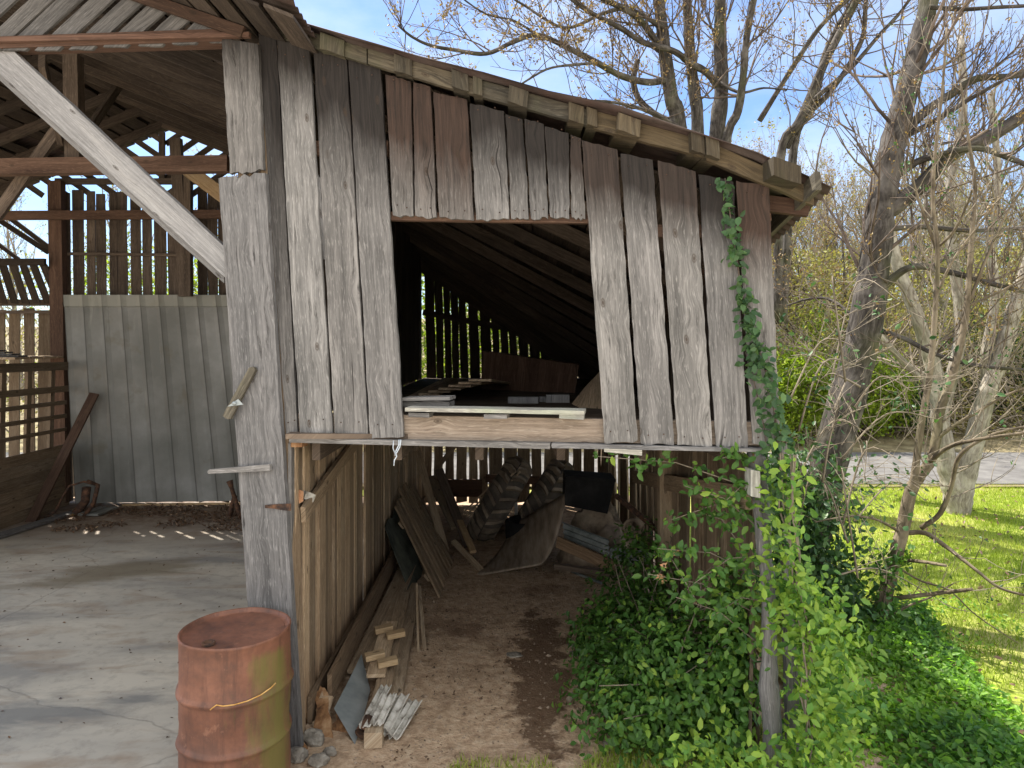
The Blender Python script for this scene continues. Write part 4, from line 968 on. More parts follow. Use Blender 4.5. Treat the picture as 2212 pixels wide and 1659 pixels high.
def f(mb):
    for i in range(4): bar(mb, at(1000 + i * 7, 1108 + i * 4, 9.1 - i * .05), at(1098 + i * 8, 1012 + i * 3, 9.0 - .05 * i), .02, .14, up=(0, 0, 1), seg=3, bright=1)
single('board_stack', W_tan, 'small stack of boards leaning on the left tractor tyre', 'boards', f)
def f(mb):
    c = G(1110, 1140); 
    pts = []
    box(mb, (c.x - .28, c.y - .1, .32), (c.x + .05, c.y + .25, .36), seg=2)
    for dx, dy in ((-.26, -.08), (.03, -.08), (-.26, .22), (.03, .22)): box(mb, (c.x + dx - .02, c.y + dy - .02, 0), (c.x + dx + .02, c.y + dy + .02, .319), seg=2)
single('small_bench', M_white, 'low pale stand in front of the tractor tyres', 'stand', f)
def f(mb):
    c = at(1135, 1115, 8.7); V, Fc = [], []; n = 20
    for z, r in ((0, .22), (.06, .24), (.28, .25), (.30, .23), (.28, .2), (.2, .02)):
        for j in range(n): a = 2 * math.pi * j / n; V.append((c.x + r * math.cos(a), c.y + r * math.sin(a), z + .005))
    for i in range(5):
        for j in range(n): Fc.append((i * n + j, i * n + (j + 1) % n, (i + 1) * n + (j + 1) % n, (i + 1) * n + j))
    Fc.append(tuple(range(n - 1, -1, -1))); mb.add(V, Fc, smooth=True)
single('tub', M_black, 'round black tub in front of the tractor tyres', 'tub', f)
# bent sheet
def f(mb):
    C = [at(1030, 1243, 7.55), at(1168, 1219, 7.35), at(1226, 1062, 7.7), at(1112, 1130, 9.0)]
    V, Fc = [], []; n = 14
    for i in range(n + 1):
        for j in range(n + 1):
            a, b2 = i / n, j / n; p = C[0].lerp(C[1], a).lerp(C[3].lerp(C[2], a), b2); p.z = max(.012, p.z - .16 * math.sin(math.pi * b2) * (0.4 + .6 * a)); V.append(p)
    for i in range(n):
        for j in range(n): Fc.append((i * (n + 1) + j, (i + 1) * (n + 1) + j, (i + 1) * (n + 1) + j + 1, i * (n + 1) + j + 1))
    mb.add(V, Fc, smooth=True)
o = single('bent_sheet', M_carpet, 'large bent brown sheet sloping up from the dirt floor', 'sheet', f); sm = o.modifiers.new('thick', 'SOLIDIFY'); sm.thickness = .01
bx_ = thing('black_cabinet', 'black box lying on top of the tan burlap heap', 'box')
mb = MB(); slab4(mb, at(1222, 1028, 7.65), at(1330, 1036, 7.65), at(1220, 1092, 7.65), at(1312, 1110, 7.65), (.0, -1, 0), .38, seg=2, nc=3); mb.build('box_body', M_black, bx_)
mb = MB(); slab4(mb, at(1224, 1034, 7.64), at(1327, 1042, 7.64), at(1223, 1086, 7.64), at(1309, 1103, 7.64), (.0, -1, 0), .0, seg=1, nc=1); mb = MB(); bar(mb, at(1224, 1030, 7.62), at(1330, 1038, 7.62), .03, .03, seg=2); mb.build('box_rim', M_black, bx_); settle(bx_)
def heap(c, rx, ry, rz, seed, amp=.35):
    def f(mb):
        V, Fc = [], []; nu, nv = 36, 14
        for i in range(nv + 1):
            th = i / nv * math.pi / 2
            for j in range(nu):
                a = 2 * math.pi * j / nu; d = Vector((math.cos(a) * math.cos(th), math.sin(a) * math.cos(th), math.sin(th)))
                k = 1 + amp * mnoise.noise(d * 1.6 + Vector((seed, 0, 0))) + .12 * mnoise.noise(d * 5 + Vector((seed, 0, 0))) + .05 * math.sin(d.x * 14 + 6 * mnoise.noise(d * 2))
                V.append((c[0] + d.x * rx * k, c[1] + d.y * ry * k, c[2] + d.z * rz * k))
        for i in range(nv):
            for j in range(nu): Fc.append((i * nu + j, i * nu + (j + 1) % nu, (i + 1) * nu + (j + 1) % nu, (i + 1) * nu + j))
        mb.add(V, Fc, smooth=True)
    return f
hc = at(1295, 1190, 7.85)
single('burlap_heap', M_burlap, 'rumpled heap of tan burlap under the black box', 'burlap', heap((hc.x, hc.y, .0), .42, .35, .62, 4))
def f(mb):
    for i in range(3):
        c = at(1376 - i * 6, 1136 + i * 2, 7.4); pts = [c + Vector(((.07 + .01 * i) * math.cos(a), -.02 * i, (.07 + .01 * i) * math.sin(a))) for a in np.linspace(0, 2 * math.pi, 20)]; tube(mb, pts, .018, k=7)
single('hose_coil', M_burlap, 'coil of thick tan hose beside the burlap heap', 'hose', f)
def f(mb):
    for i in range(3): bar(mb, at(1206, 1150 + i * 10, 7.5), at(1312, 1196 + i * 9, 7.1), .035, .06, seg=3, bright=1)
strip(1200, 1222, 1300, 1262, .01, .0, M_galvd, 'thin dull metal strip on the dirt near the burlap heap')
def rib(A, B, wd, lab):
    def f(mb):
        d = (B - A).normalized(); s = Vector((0, -.35, .94)); s = (s - d * s.dot(d)).normalized(); nrm = d.cross(s)
        V, Fc, k = [], [], 17
        for r_ in range(2):
            for j in range(k): V.append((A, B)[r_] + s * ((j / (k - 1) - .5) * wd) + nrm * (.012 * math.cos(j / 4 * 2 * math.pi)))
        for j in range(k - 1): Fc.append((j, j + 1, k + j + 1, k + j))
        mb.add(V, Fc)
    o = single('ribbed_panel', M_galvd, lab, 'metal panel', f); sm = o.modifiers.new('thick', 'SOLIDIFY'); sm.thickness = .004
rib(at(1218, 1150, 7.5), at(1316, 1188, 7.1), .26, 'upper blue-grey ribbed metal panel sloping down across the heap')
rib(at(1318, 1196, 7.0), at(1400, 1204, 6.9), .16, 'lower blue-grey ribbed metal panel near the vines')
gb_('plank', W_tan, 'reddish brown plank sloping under the ribbed metal panels', 'plank', at(1204, 1170, 7.4), at(1330, 1226, 6.9), .12, .03, seg=4, bright=.8, brown=lambda t: .6)
gb_('plank', W_dark, 'dark plank lying flat on the dirt below the ribbed panels', 'plank', at(1198, 1222, 7.45), at(1330, 1240, 7.3), .05, .08, seg=4, bright=1.4)
gb_('pole', M_iron, 'thin dark pole slanting down across the hose coil', 'pole', at(1330, 1070, 7.2), at(1450, 1170, 6.7), .04, .04, seg=4)

# things at the back of the open bay
gb_('leaning_board', W_red, 'long dark brown board leaning on the metal siding at the back left', 'board', at(64, 1132, 9.7), at(204, 850, 10.55), .14, .03, up=(1, 0, 0), seg=6, bright=.7)
gb_('floor_board', W_front, 'long pale board lying on the concrete in front of the stall wall', 'board', G(-20, 1163, .05), G(166, 1104, .05), .03, .16, seg=6, bright=.65)
gb_('floor_board', M_panel, 'short grey-green panel offcut on the floor by the metal siding', 'panel offcut', G(190, 1112, .05), G(236, 1096, .05), .03, .3, seg=3)
def f(mb):
    c = at(150, 1090, 9.9)
    pts = [c + Vector((-.35, 0, -.2)), c + Vector((-.2, 0, -.1)), c + Vector((-.1, 0, .1)), c + Vector((.0, 0, .26)), c + Vector((.2, 0, .32)), c + Vector((.32, .05, .28))]; tube(mb, pts, .015, k=6, col=(1.5, 0, 0))
    pts = [c + Vector((.1, .1, -.25)), c + Vector((.28, .1, .0)), c + Vector((.34, .1, .25)), c + Vector((.18, .12, .3))]; tube(mb, pts, .03, k=6)
    tube(mb, [c + Vector((-.1, .2, -.25)), c + Vector((.1, .2, 0)), c + Vector((.12, .2, .2))], .06, k=8)
single('bent_pipe_frame', M_iron, 'tangle of bent rusty pipe on the floor by the stall wall', 'pipe frame', f)
def f(mb):
    c = at(505, 1088, 9.9); tube(mb, [c + Vector((-.06, 0, .32)), c + Vector((-.03, 0, .22)), c + Vector((.05, 0, -.05)), c + Vector((.12, 0, -.2))], [.05, .03, .035, .04], k=8)
    tube(mb, [c + Vector((.0, .05, .1)), c + Vector((-.05, .05, -.05)), c + Vector((-.08, .05, -.2))], .035, k=8)
single('iron_stand', M_iron, 'small dark iron stand on the floor at the right end of the metal siding', 'iron stand', f)
gb_('pole', W_red, 'brown stick leaning at the right end of the metal siding', 'pole', at(526, 1090, 9.9), at(528, 1000, 10.3), .05, .03, up=(1, 0, 0), seg=3)
for i in range(4):
    z = 2.28 + i * .025; gb_('stacked_board', W_front, ('bottom', 'second', 'third', 'top')[i] + ' board of the thin stack on the rack shelf', 'board', Vector((-8.4 + .1 * i, 9.9, z)), Vector((-6.85 - .12 * i, 9.95 + .03 * i, z)), .02, .2, seg=3, bright=.55)
def f(mb):
    V = [at(634, 1058, 4.42), at(640, 1075, 4.42), at(636, 1093, 4.42), at(655, 1083, 4.42), at(656, 1062, 4.45), at(642, 1056, 4.42)]
    mb.add(V + [p + Vector((-.01, .02, 0)) for p in V], [(0, 1, 2, 3, 4, 5), (11, 10, 9, 8, 7, 6)] + [(i, i + 6, (i + 1) % 6 + 6, (i + 1) % 6) for i in range(6)])
single('wood_chip', M_straw, 'orange broken wood scrap wedged behind the corner post', 'wood scrap', f)
def f(mb): bar(mb, at(655, 1068, 4.55), at(675, 1076, 4.6), .05, .05, seg=2, bright=1)
single('white_chip', M_white, 'white chipped block on the wall brace beside the orange scrap', 'block', f)

# ================================================================ trees
class Tree:
    def __init__(s, name, label, cat, group=None, bark=None, twig=None):
        s.root = thing(name, label, cat, group); s.t = MB(); s.c = MB(); s.b = []; s.bark = bark or M_bark; s.twig = twig or M_twig
    def path(s, pts, r0, r1, k=9, wob=.0, mb=None):
        pts = [Vector(p) for p in pts]; P = []
        for i in range(len(pts) - 1):
            p0 = pts[max(i - 1, 0)]; p1 = pts[i]; p2 = pts[i + 1]; p3 = pts[min(i + 2, len(pts) - 1)]; m = 5
            for q in range(m):
                t = q / m; P.append(.5 * ((2 * p1) + (p2 - p0) * t + (2 * p0 - 5 * p1 + 4 * p2 - p3) * t * t + (3 * p1 - p0 - 3 * p2 + p3) * t ** 3))
        P.append(pts[-1]); n = len(P); rad = [lerp(r0, r1, i / (n - 1)) * U(.93, 1.07) for i in range(n)]
        tube(mb or s.t, P, rad, k=k); return P, rad
    def grow(s, p, d, ln, r, lev, up=.12, bud=.5, nseg=6, kids=4, spread=.75):
        P = [p.copy()]; q = p.copy(); dd = d.normalized(); st = ln / nseg
        for i in range(nseg):
            dd = (dd + Vector((U(-.2, .2), U(-.2, .2), U(-.14, .14) + up))).normalized(); q = q + dd * st; P.append(q.copy())
        tube(s.c, P, [lerp(r, max(r * .35, .0022), i / nseg) for i in range(nseg + 1)], k=5 if r > .012 else (4 if r > .006 else 3), cap=False)
        if lev > 0:
            for k in range(kids):
                i = random.randint(1, nseg); o = P[i]; rv = Vector((U(-1, 1), U(-1, 1), U(-.5, 1))).normalized(); ax = (P[min(i, nseg)] - P[i - 1]).normalized()
                nd = (ax + rv * spread).normalized(); s.grow(o, nd, ln * U(.4, .7), r * .55, lev - 1, up, bud, max(3, nseg - 1), kids, spread)
        else:
            for i in range(1, nseg + 1):
                if random.random() < bud: s.b.append(P[i])
    def sprout(s, P, rad, n, ln, lev=1, up=.12, bud=.5, t0=.15, kids=4, spread=.8, rmax=.02, bias=None):
        m = len(P)
        for _ in range(n):
            i = random.randint(int(m * t0), m - 1); ax = (P[min(i + 1, m - 1)] - P[max(i - 1, 0)]).normalized(); rv = Vector((U(-1, 1), U(-1, 1), U(-.4, 1))).normalized()
            if bias: rv = (rv + Vector(bias)).normalized()
            s.grow(P[i], (ax * .5 + rv).normalized(), ln * U(.6, 1.2), min(rad[i] * .45, rmax), lev, up, bud, kids=kids)
    def done(s, budsize=.03, mat=None, per=3):
        s.t.build('trunk', s.bark, s.root)
        if s.c.v: s.c.build('crown', s.twig, s.root)
        if s.b:
            B = np.repeat(np.array([p[:] for p in s.b]), per, 0) + RNG.normal(size=(len(s.b) * per, 3)) * budsize * .5
            bo_ = leaf_cloud('buds', B, RNG.uniform(.6, 1.3, len(B)) * budsize, mat or M_bud, s.root, aspect=.55); bo_['kind'] = 'stuff'
        settle(s.root); return s.root
def pth(D0, D1, uv): 
    n = len(uv); return [at(u, v, lerp(D0, D1, i / max(1, n - 1))) for i, (u, v) in enumerate(uv)]

# near leaning trunk right of the barn
T = Tree('leaning_tree', 'rough grey-brown tree leaning right beside the barn corner, vines at its foot', 'tree')
P, rd = T.path(pth(6.6, 6.9, [(1700, 1330), (1742, 1190), (1795, 985), (1838, 830), (1866, 720), (1885, 600), (1897, 500), (1908, 410), (1932, 300), (1958, 200), (1982, 110), (2003, 20), (2025, -120), (2040, -260)]), .185, .07, k=16)
T.sprout(P, rd, 14, 1.3, 2, t0=.3, kids=3)
for D0, D1, uv, r0, r1, n in (
    (6.8, 6.3, [(1900, 470), (1940, 440), (1990, 400), (2060, 330), (2130, 300), (2180, 270), (2260, 215)], .085, .05, 10),
    (6.8, 6.0, [(1930, 385), (1980, 350), (2030, 335), (2110, 320), (2190, 345), (2270, 380)], .04, .02, 8),
    (6.8, 6.4, [(1950, 290), (2000, 240), (2060, 200), (2110, 170), (2180, 165), (2270, 150)], .045, .025, 8),
    (6.8, 6.2, [(1955, 295), (2030, 255), (2110, 205), (2212, 150)], .03, .012, 6),
    (6.8, 6.8, [(1905, 495), (1990, 490), (2100, 498), (2230, 490)], .03, .016, 6),
    (6.7, 6.2, [(1872, 660), (1930, 600), (1980, 575), (2060, 590), (2150, 615), (2260, 640)], .04, .016, 8),
    (6.7, 6.0, [(1885, 710), (1950, 730), (2020, 765), (2110, 790), (2230, 800)], .025, .012, 8),
    (6.7, 6.4, [(2006, 15), (2080, 20), (2150, 16), (2230, 12)], .025, .015, 4),
    (6.7, 7.5, [(1868, 705), (1800, 650), (1750, 645), (1700, 660)], .018, .008, 6)):
    Q, q = T.path(pth(D0, D1, uv), r0, r1, k=8); T.sprout(Q, q, n, .9, 2, kids=3, bud=.35, rmax=.012)
T.done(.028)

# multi-stem tree behind the lean-to roof
T = Tree('maple_tree', 'large budding tree with several upright grey stems behind the lean-to roof', 'tree')
base = Vector((2.95, 11.6, 0))
stems = [
 (11.5, 11.2, [(1467, 290), (1450, 210), (1437, 120), (1424, 0), (1410, -160)], .17, .09),
 (11.6, 11.6, [(1507, 290), (1500, 200), (1491, 120), (1484, 0), (1478, -160)], .13, .08),
 (11.7, 11.8, [(1548, 300), (1558, 200), (1556, 90), (1556, 0), (1560, -180)], .16, .10),
 (11.4, 11.0, [(1566, 325), (1594, 240), (1606, 160), (1613, 80), (1640, -60), (1650, -150)], .085, .05)]
for D0, D1, uv, r0, r1 in stems:
    pts = pth(D0, D1, uv); s0 = pts[0]; pts = [base + (s0 - base) * 0 + Vector(((s0.x - 2.95) * .3, 0, -.05)), base.lerp(s0, .5) + Vector((0, 0, .0))] + pts
    Q, q = T.path(pts, r0 * 1.0, r1 * .8, k=12); T.sprout(Q, q, 11, 1.5, 2, t0=.45, kids=3)
for D0, D1, uv, r0, r1, n in (
 (11.7, 10.2, [(1551, 185), (1525, 155), (1491, 136), (1455, 110), (1391, 92), (1340, 60), (1271, 24), (1200, -30)], .065, .03, 16),
 (11.4, 9.4, [(1445, 170), (1403, 178), (1345, 165), (1291, 136), (1230, 105), (1163, 76), (1110, 90), (1051, 116), (983, 108), (930, 98), (891, 80), (860, 55)], .06, .014, 30),
 (11.4, 9.8, [(1440, 130), (1380, 40), (1290, -10), (1220, -60)], .06, .03, 10),
 (11.0, 9.6, [(1163, 76), (1110, 45), (1050, 30), (990, -10)], .022, .010, 10),
 (10.6, 9.2, [(1291, 136), (1240, 140), (1180, 150), (1110, 190), (1060, 200)], .025, .008, 12),
 (11.4, 10.4, [(1467, 275), (1400, 240), (1330, 222), (1270, 218), (1210, 225)], .035, .012, 14),
 (11.6, 10.8, [(1556, 180), (1600, 200), (1650, 190), (1700, 195)], .03, .01, 6),
 (11.2, 10.2, [(1430, 60), (1360, 20), (1300, 30), (1220, 60), (1130, 10), (1050, -40)], .04, .012, 18),
 (11.6, 11.8, [(1470, 270), (1420, 250), (1380, 215), (1368, 170), (1378, 130)], .06, .045, 4)):
    Q, q = T.path(pth(D0, D1, uv), r0, r1, k=7); T.sprout(Q, q, n, 1.15, 2, t0=.1, kids=3, up=.08, bud=.55, rmax=.012)
T.done(.045)

# right-leaning dark stems behind the eave
T = Tree('slanting_tree', 'dark slim tree of right-slanting stems rising above the eave corner', 'tree', twig=M_twig)
for D0, D1, uv, r0, r1, n in (
 (12.2, 11.6, [(1680, 700), (1686, 342), (1725, 265), (1775, 150), (1815, 70), (1855, -10), (1880, -80)], .08, .055, 14),
 (12.3, 12.0, [(1690, 700), (1715, 318), (1752, 240), (1780, 130), (1810, 60), (1845, 0), (1870, -90)], .08, .05, 14),
 (12.1, 11.2, [(1640, 262), (1700, 165), (1770, 60), (1842, -10)], .05, .03, 10),
 (12.2, 11.5, [(1700, 320), (1745, 230), (1835, 150), (1900, 75), (1950, 20), (2000, -60)], .05, .02, 14),
 (12.2, 11.6, [(1740, 250), (1800, 190), (1860, 90), (1870, 10), (1880, -70)], .05, .03, 12)):
    Q, q = T.path(pth(D0, D1, uv), r0, r1, k=8); T.sprout(Q, q, n, 1.2, 2, t0=.25, kids=3, bud=.4, rmax=.012)
T.done(.04)

# ivied sapling on the lawn
T = Tree('sapling', 'slim forked sapling with vines on its lower stem at the lawn edge', 'sapling', twig=M_twigp, bark=barkmat('sapling_bark', (.06, .048, .033), (.135, .108, .075), (.24, .2, .145)))
P1, r1_ = T.path(pth(6.0, 6.0, [(1890, 1400), (1900, 1330), (1914, 1275), (1930, 1215), (1949, 1148), (1966, 1066), (1985, 1030), (2010, 995), (2024, 940), (2031, 888), (2061, 800), (2085, 690), (2093, 600), (2100, 500), (2106, 400), (2092, 300), (2075, 180)]), .068, .008, k=12)
P2_, r2_ = T.path(pth(5.98, 5.8, [(1968, 1060), (1975, 1030), (1988, 930), (2000, 862), (2012, 780), (2022, 640), (2025, 535), (2015, 440), (2020, 330), (2035, 200), (2045, 60)]), .034, .008, k=10)
for D0, D1, uv, a, b2, n in (
 (6.0, 5.4, [(1964, 1151), (2000, 1152), (2041, 1179), (2075, 1205), (2113, 1235), (2160, 1270), (2230, 1290)], .022, .008, 3),
 (6.0, 5.5, [(1949, 1210), (1990, 1213), (2044, 1222)], .018, .012, 0),
 (6.0, 5.5, [(1924, 1294), (1970, 1288), (2040, 1280), (2100, 1273)], .022, .014, 0),
 (6.0, 5.6, [(1945, 1150), (1900, 1125), (1850, 1115), (1800, 1120), (1760, 1128)], .014, .004, 6),
 (6.0, 5.2, [(1990, 1140), (2030, 1110), (2055, 1050), (2070, 990), (2110, 955), (2170, 930), (2240, 920)], .022, .01, 5),
 (6.0, 5.2, [(2005, 1000), (2050, 965), (2110, 950), (2212, 935)], .022, .012, 4),
 (6.0, 5.6, [(2020, 950), (2060, 920), (2110, 890), (2170, 855), (2230, 835)], .018, .01, 5),
 (6.0, 5.5, [(2025, 535), (2060, 500), (2090, 440), (2100, 410)], .012, .008, 3),
 (6.0, 5.8, [(2024, 540), (1998, 470), (1975, 400), (1965, 340)], .016, .006, 3),
 (6.0, 5.6, [(2022, 640), (2060, 560), (2120, 480), (2180, 400)], .012, .005, 5),
 (6.0, 5.8, [(2095, 650), (2130, 560), (2170, 470), (2212, 400)], .016, .008, 5),
 (6.0, 5.7, [(2090, 660), (2160, 630), (2230, 590)], .012, .006, 4),
 (6.0, 5.7, [(1930, 1220), (1990, 1255), (2050, 1275), (2110, 1330), (2200, 1390)], .010, .004, 3),
 (6.0, 5.9, [(1910, 1340), (1960, 1310), (2010, 1290), (2060, 1260)], .012, .005, 2)):
    Q, q = T.path(pth(D0, D1, uv), a, b2, k=6); T.sprout(Q, q, n, .5, 1, t0=.2, kids=3, bud=.15, rmax=.006)
T.sprout(P1, r1_, 12, .6, 1, t0=.4, bud=.15, rmax=.008); T.sprout(P2_, r2_, 12, .6, 1, t0=.3, bud=.15, rmax=.008)
T.done(.03, mat=M_leafd)

# forked pale tree by the road
T = Tree('forked_tree', 'pale grey tree forking at its foot on the lawn beside the road', 'tree', bark=M_barkp, twig=M_twigp)
for D0, D1, uv, a, b2, n in (
 (10.2, 10.3, [(2068, 1118), (2062, 1070), (2052, 1030), (2038, 960), (2030, 900), (2022, 820), (2000, 740), (1965, 640), (1935, 560), (1915, 470), (1890, 380)], .16, .06, 16),
 (10.2, 10.0, [(2070, 1118), (2078, 1070), (2090, 1010), (2108, 940), (2133, 842), (2158, 780), (2200, 640), (2240, 500), (2260, 300)], .155, .08, 16),
 (10.3, 10.6, [(2030, 900), (2060, 800), (2075, 700), (2060, 560), (2050, 420), (2080, 250), (2075, 80)], .09, .05, 18),
 (10.2, 9.8, [(2133, 842), (2130, 760), (2150, 640), (2140, 520), (2155, 380), (2140, 200)], .07, .04, 16),
 (10.3, 10.6, [(2026, 870), (2000, 820), (1960, 790), (1900, 720), (1860, 640)], .07, .03, 10)):
    Q, q = T.path(pth(D0, D1, uv), a, b2, k=12); T.sprout(Q, q, n, 1.3, 2, t0=.4, kids=3, bud=.3, rmax=.015)
T.done(.035)

# woods beyond the road: a few kinds, copied
def wood_tree(lab, h, r, bark, twig, budm, nb):
    T = Tree('woodland_tree', lab, 'tree', 'bare trees in the woods beyond the road', bark=bark, twig=twig)
    lean = U(-.1, .1); pts = [Vector((0, 0, -.2))] + [Vector((lean * z + U(-.12, .12), U(-.12, .12), z)) for z in np.linspace(h * .2, h, 5)]
    P, rd = T.path(pts, r, r * .2, k=7)
    for q in range(3):
        i = random.randint(len(P) // 5, len(P) // 2); a = U(0, 6.28); d = Vector((math.cos(a) * .5, math.sin(a) * .5, 1)); e = [P[i] + d * s_ * h * .12 + Vector((U(-.2, .2), U(-.2, .2), 0)) * (s_ > 0) for s_ in range(5)]
        Q, qq = T.path(e, r * .5, r * .12, k=6); T.sprout(Q, qq, 9, h * .16, 2, kids=3, bud=.4, rmax=.022)
    T.sprout(P, rd, 20, h * .17, 2, t0=.3, kids=3, bud=.4, rmax=.025)
    T.sprout(P, rd, 8, h * .12, 2, t0=.1, kids=3, bud=.3, rmax=.02)
    return T.done(.09, budm, per=2)
protos = [wood_tree('tall bare tree with tan buds in the woods beyond the road', 9.5, .15, M_barkp, M_twigp, M_wood_leaf, 1),
          wood_tree('slim grey bare tree in the woods beyond the road', 8, .10, M_bark, M_twigp, M_bud, 1),
          wood_tree('low bushy tree with first yellow-green leaves in the woods beyond the road', 6, .08, M_barkp, M_twigp, M_shrub, 1),
          wood_tree('brown twiggy tree in the woods beyond the road', 7, .09, M_bark, M_twig, M_wood_leaf, 1)]
def copy_thing(o):
    c = o.copy(); COL.objects.link(c)
    for ch in o.children: d = ch.copy(); COL.objects.link(d); d.parent = c
    return c
spots = []
tries = 0
while len(spots) < 64 and tries < 4000:
    tries += 1; y = U(18, 42); u = U(1560, 2330) if len(spots) < 46 else U(-120, 1300)
    if len(spots) >= 46: y = U(17, 34)
    x = (u - CU) / F * y
    if all((x - a) ** 2 + (y - b2) ** 2 > 1.7 for a, b2 in spots): spots.append((x, y))
first = [True] * 4
for i, (x, y) in enumerate(spots):
    k = random.choice((0, 0, 1, 2, 3, 3, 1)) if i < 46 else random.choice((0, 1, 2))
    o = protos[k] if first[k] else copy_thing(protos[k]); first[k] = False
    o.location = (x, y, hz(x, y) - .15); o.rotation_euler = (0, 0, U(0, 6.28)); s_ = U(.75, 1.2) * (.85 if i < 46 else .75); o.scale = (s_, s_, s_)

# thicket: countless twigs and first leaves under the woods
mb = MB()
for _ in range(5200):
    y = 17 + 20 * random.random() ** 1.3; u = U(1500, 2330) if random.random() < .8 else U(-150, 1400); x = (u - CU) / F * y
    p = Vector((x, y, hz(x, y) + U(0, 1.8))); d = Vector((U(-1, 1), U(-.5, .5), U(-.1, 1.2))).normalized(); ln = U(.8, 2.4)
    m_ = p + d * ln * .5 + Vector((U(-.15, .15), 0, U(-.1, .15))); tube(mb, [p, m_, p + d * ln + Vector((0, 0, -.1 * ln))], [.02, .013, .006], k=3, cap=False)
o = mb.build('thicket', M_twigp); tag(o, 'dense tangle of pale brown twigs under the woods beyond the road', 'thicket', None, 'stuff')
n = 120000; y = 17 + 22 * RNG.random(n) ** 1.2; u = np.where(RNG.random(n) < .8, RNG.uniform(1500, 2330, n), RNG.uniform(-150, 1400, n)); x = (u - CU) / F * y
z = np.array([hz(a, b2) for a, b2 in zip(x, y)]) + RNG.random(n) ** 1.3 * 4.6
o = leaf_cloud('thicket_leaves', np.stack([x, y, z], 1), RNG.uniform(.05, .13, n), M_wood_leaf, bright=(.6, 1.3)); tag(o, 'haze of tan and yellow-green first leaves in the thicket beyond the road', 'leaves', None, 'stuff')

# spring-green shrubs
def shrub(cx, cy, rx, ry, rz, n, mat, lab, ls=.07, z0=None, nm='shrub', rb=None, cat='shrub'):
    root = thing(nm, lab, cat); mb = MB(); z0 = 0 if z0 is None else z0
    for _ in range(26):
        a = U(0, 6.28); e = Vector((cx + math.cos(a) * rx * U(.3, .9), cy + math.sin(a) * ry * U(.3, .9), z0 + rz * U(.6, 1.5)))
        b0 = Vector((cx + U(-.1, .1), cy + U(-.1, .1), z0)); m_ = b0.lerp(e, .5) + Vector((U(-.1, .1), U(-.1, .1), .2)); tube(mb, [b0, m_, e], [.015, .01, .004], k=4, cap=False)
    mb.build('stems', M_twig, root)
    # clumps
    cl = RNG.normal(size=(60, 3)); cl /= np.linalg.norm(cl, axis=1)[:, None]; cl *= RNG.uniform(.45, 1.0, 60)[:, None]
    idx = RNG.integers(0, 60, n); P = cl[idx] + RNG.normal(size=(n, 3)) * .15
    P = P * np.array([rx, ry, rz]) + np.array([cx, cy, z0 + rz]); P = P[P[:, 2] > z0 + .02]
    leaf_cloud('foliage', P, RNG.uniform(.7, 1.3, len(P)) * ls, mat, root, bright=(.7, 1.2)); settle(root)
for i, (u, Y, rx, rz, n, m, lab) in enumerate((
  (1730, 13.0 + 3.6, 1.0, 1.15, 5200, M_shrub, 'bright yellow-green shrub behind the barn corner and leaning tree'),
  (1860, 17.2, 1.2, 1.05, 5200, M_shrub, 'yellow-green shrub between the leaning tree and the sapling beyond the road'),
  (1950, 17.8, 1.0, .8, 3500, M_leafd, 'dark green bush beyond the road behind the sapling stems'),
  (2150, 19.0, 1.6, 1.5, 5000, M_leafd, 'dark evergreen bush beyond the road at the right edge'),
  (1790, 20, 1.4, 1.7, 4500, M_shrub, 'tall loose yellow-green shrub high behind the leaning tree'),
  (2050, 21, 1.6, 1.2, 3500, M_wood_leaf, 'tan-green shrub beyond the road behind the forked tree'),
  (960, 17.5, 1.8, 2.3, 6500, M_shrub, 'bright shrub seen through the back slats of the lean-to'),
  (1180, 18, 1.7, 2.4, 6500, M_shrub, 'second bright shrub seen through the back slats, further right'),
  (400, 18, 3.0, 2.6, 7500, M_shrub, 'yellow-green shrub seen through the back slats of the open bay'))):
    x = (u - CU) / F * Y; shrub(x, Y, rx, rx * .8, rz, n, m, lab, .1, z0=max(0, hz(x, Y) if Y > 16 else 0))

# ================================================================ vines on the barn
def along(path, n, sx, sy, sz):
    path = np.array(path); t = RNG.random(n) * (len(path) - 1); i = t.astype(int); f_ = (t - i)[:, None]
    return path[i] * (1 - f_) + path[np.minimum(i + 1, len(path) - 1)] * f_ + RNG.normal(size=(n, 3)) * np.array([sx, sy, sz])
vine = thing('climbing_vine', 'narrow dark-leaved vine climbing the right end of the barn front', 'vine')
vp = [(1690, 1180), (1684, 1060), (1682, 960), (1672, 880), (1655, 800), (1632, 740), (1612, 680), (1600, 620), (1592, 560), (1582, 500), (1574, 440), (1566, 385)]
mb = MB(); tube(mb, [fp(u, v, .03) for u, v in vp], [lerp(.009, .003, i / 11) for i in range(12)], k=5)
tube(mb, [fp(u, v, .03) for u, v in ((1660, 1010), (1652, 930), (1640, 870), (1622, 800), (1610, 760))], .003, k=4); mb.build('stems', M_twig, vine)
A1 = along([fp(u, v, .055)[:] for u, v in vp[6:]], 110, .022, .010, .02); A2 = along([fp(u, v, .065)[:] for u, v in vp[:7]], 300, .026, .02, .03)
A3 = along([fp(u, v, .05)[:] for u, v in ((1660, 1010), (1652, 930), (1640, 870), (1622, 800), (1610, 760))], 30, .02, .008, .02)
A = np.concatenate([A1, A2, A3]); leaf_cloud('foliage', A, RNG.uniform(.04, .062, len(A)), M_leafd, vine, N_=np.tile(np.array([-.1, -.9, .35]), (len(A), 1)), aspect=.62, droop=.8); settle(vine)

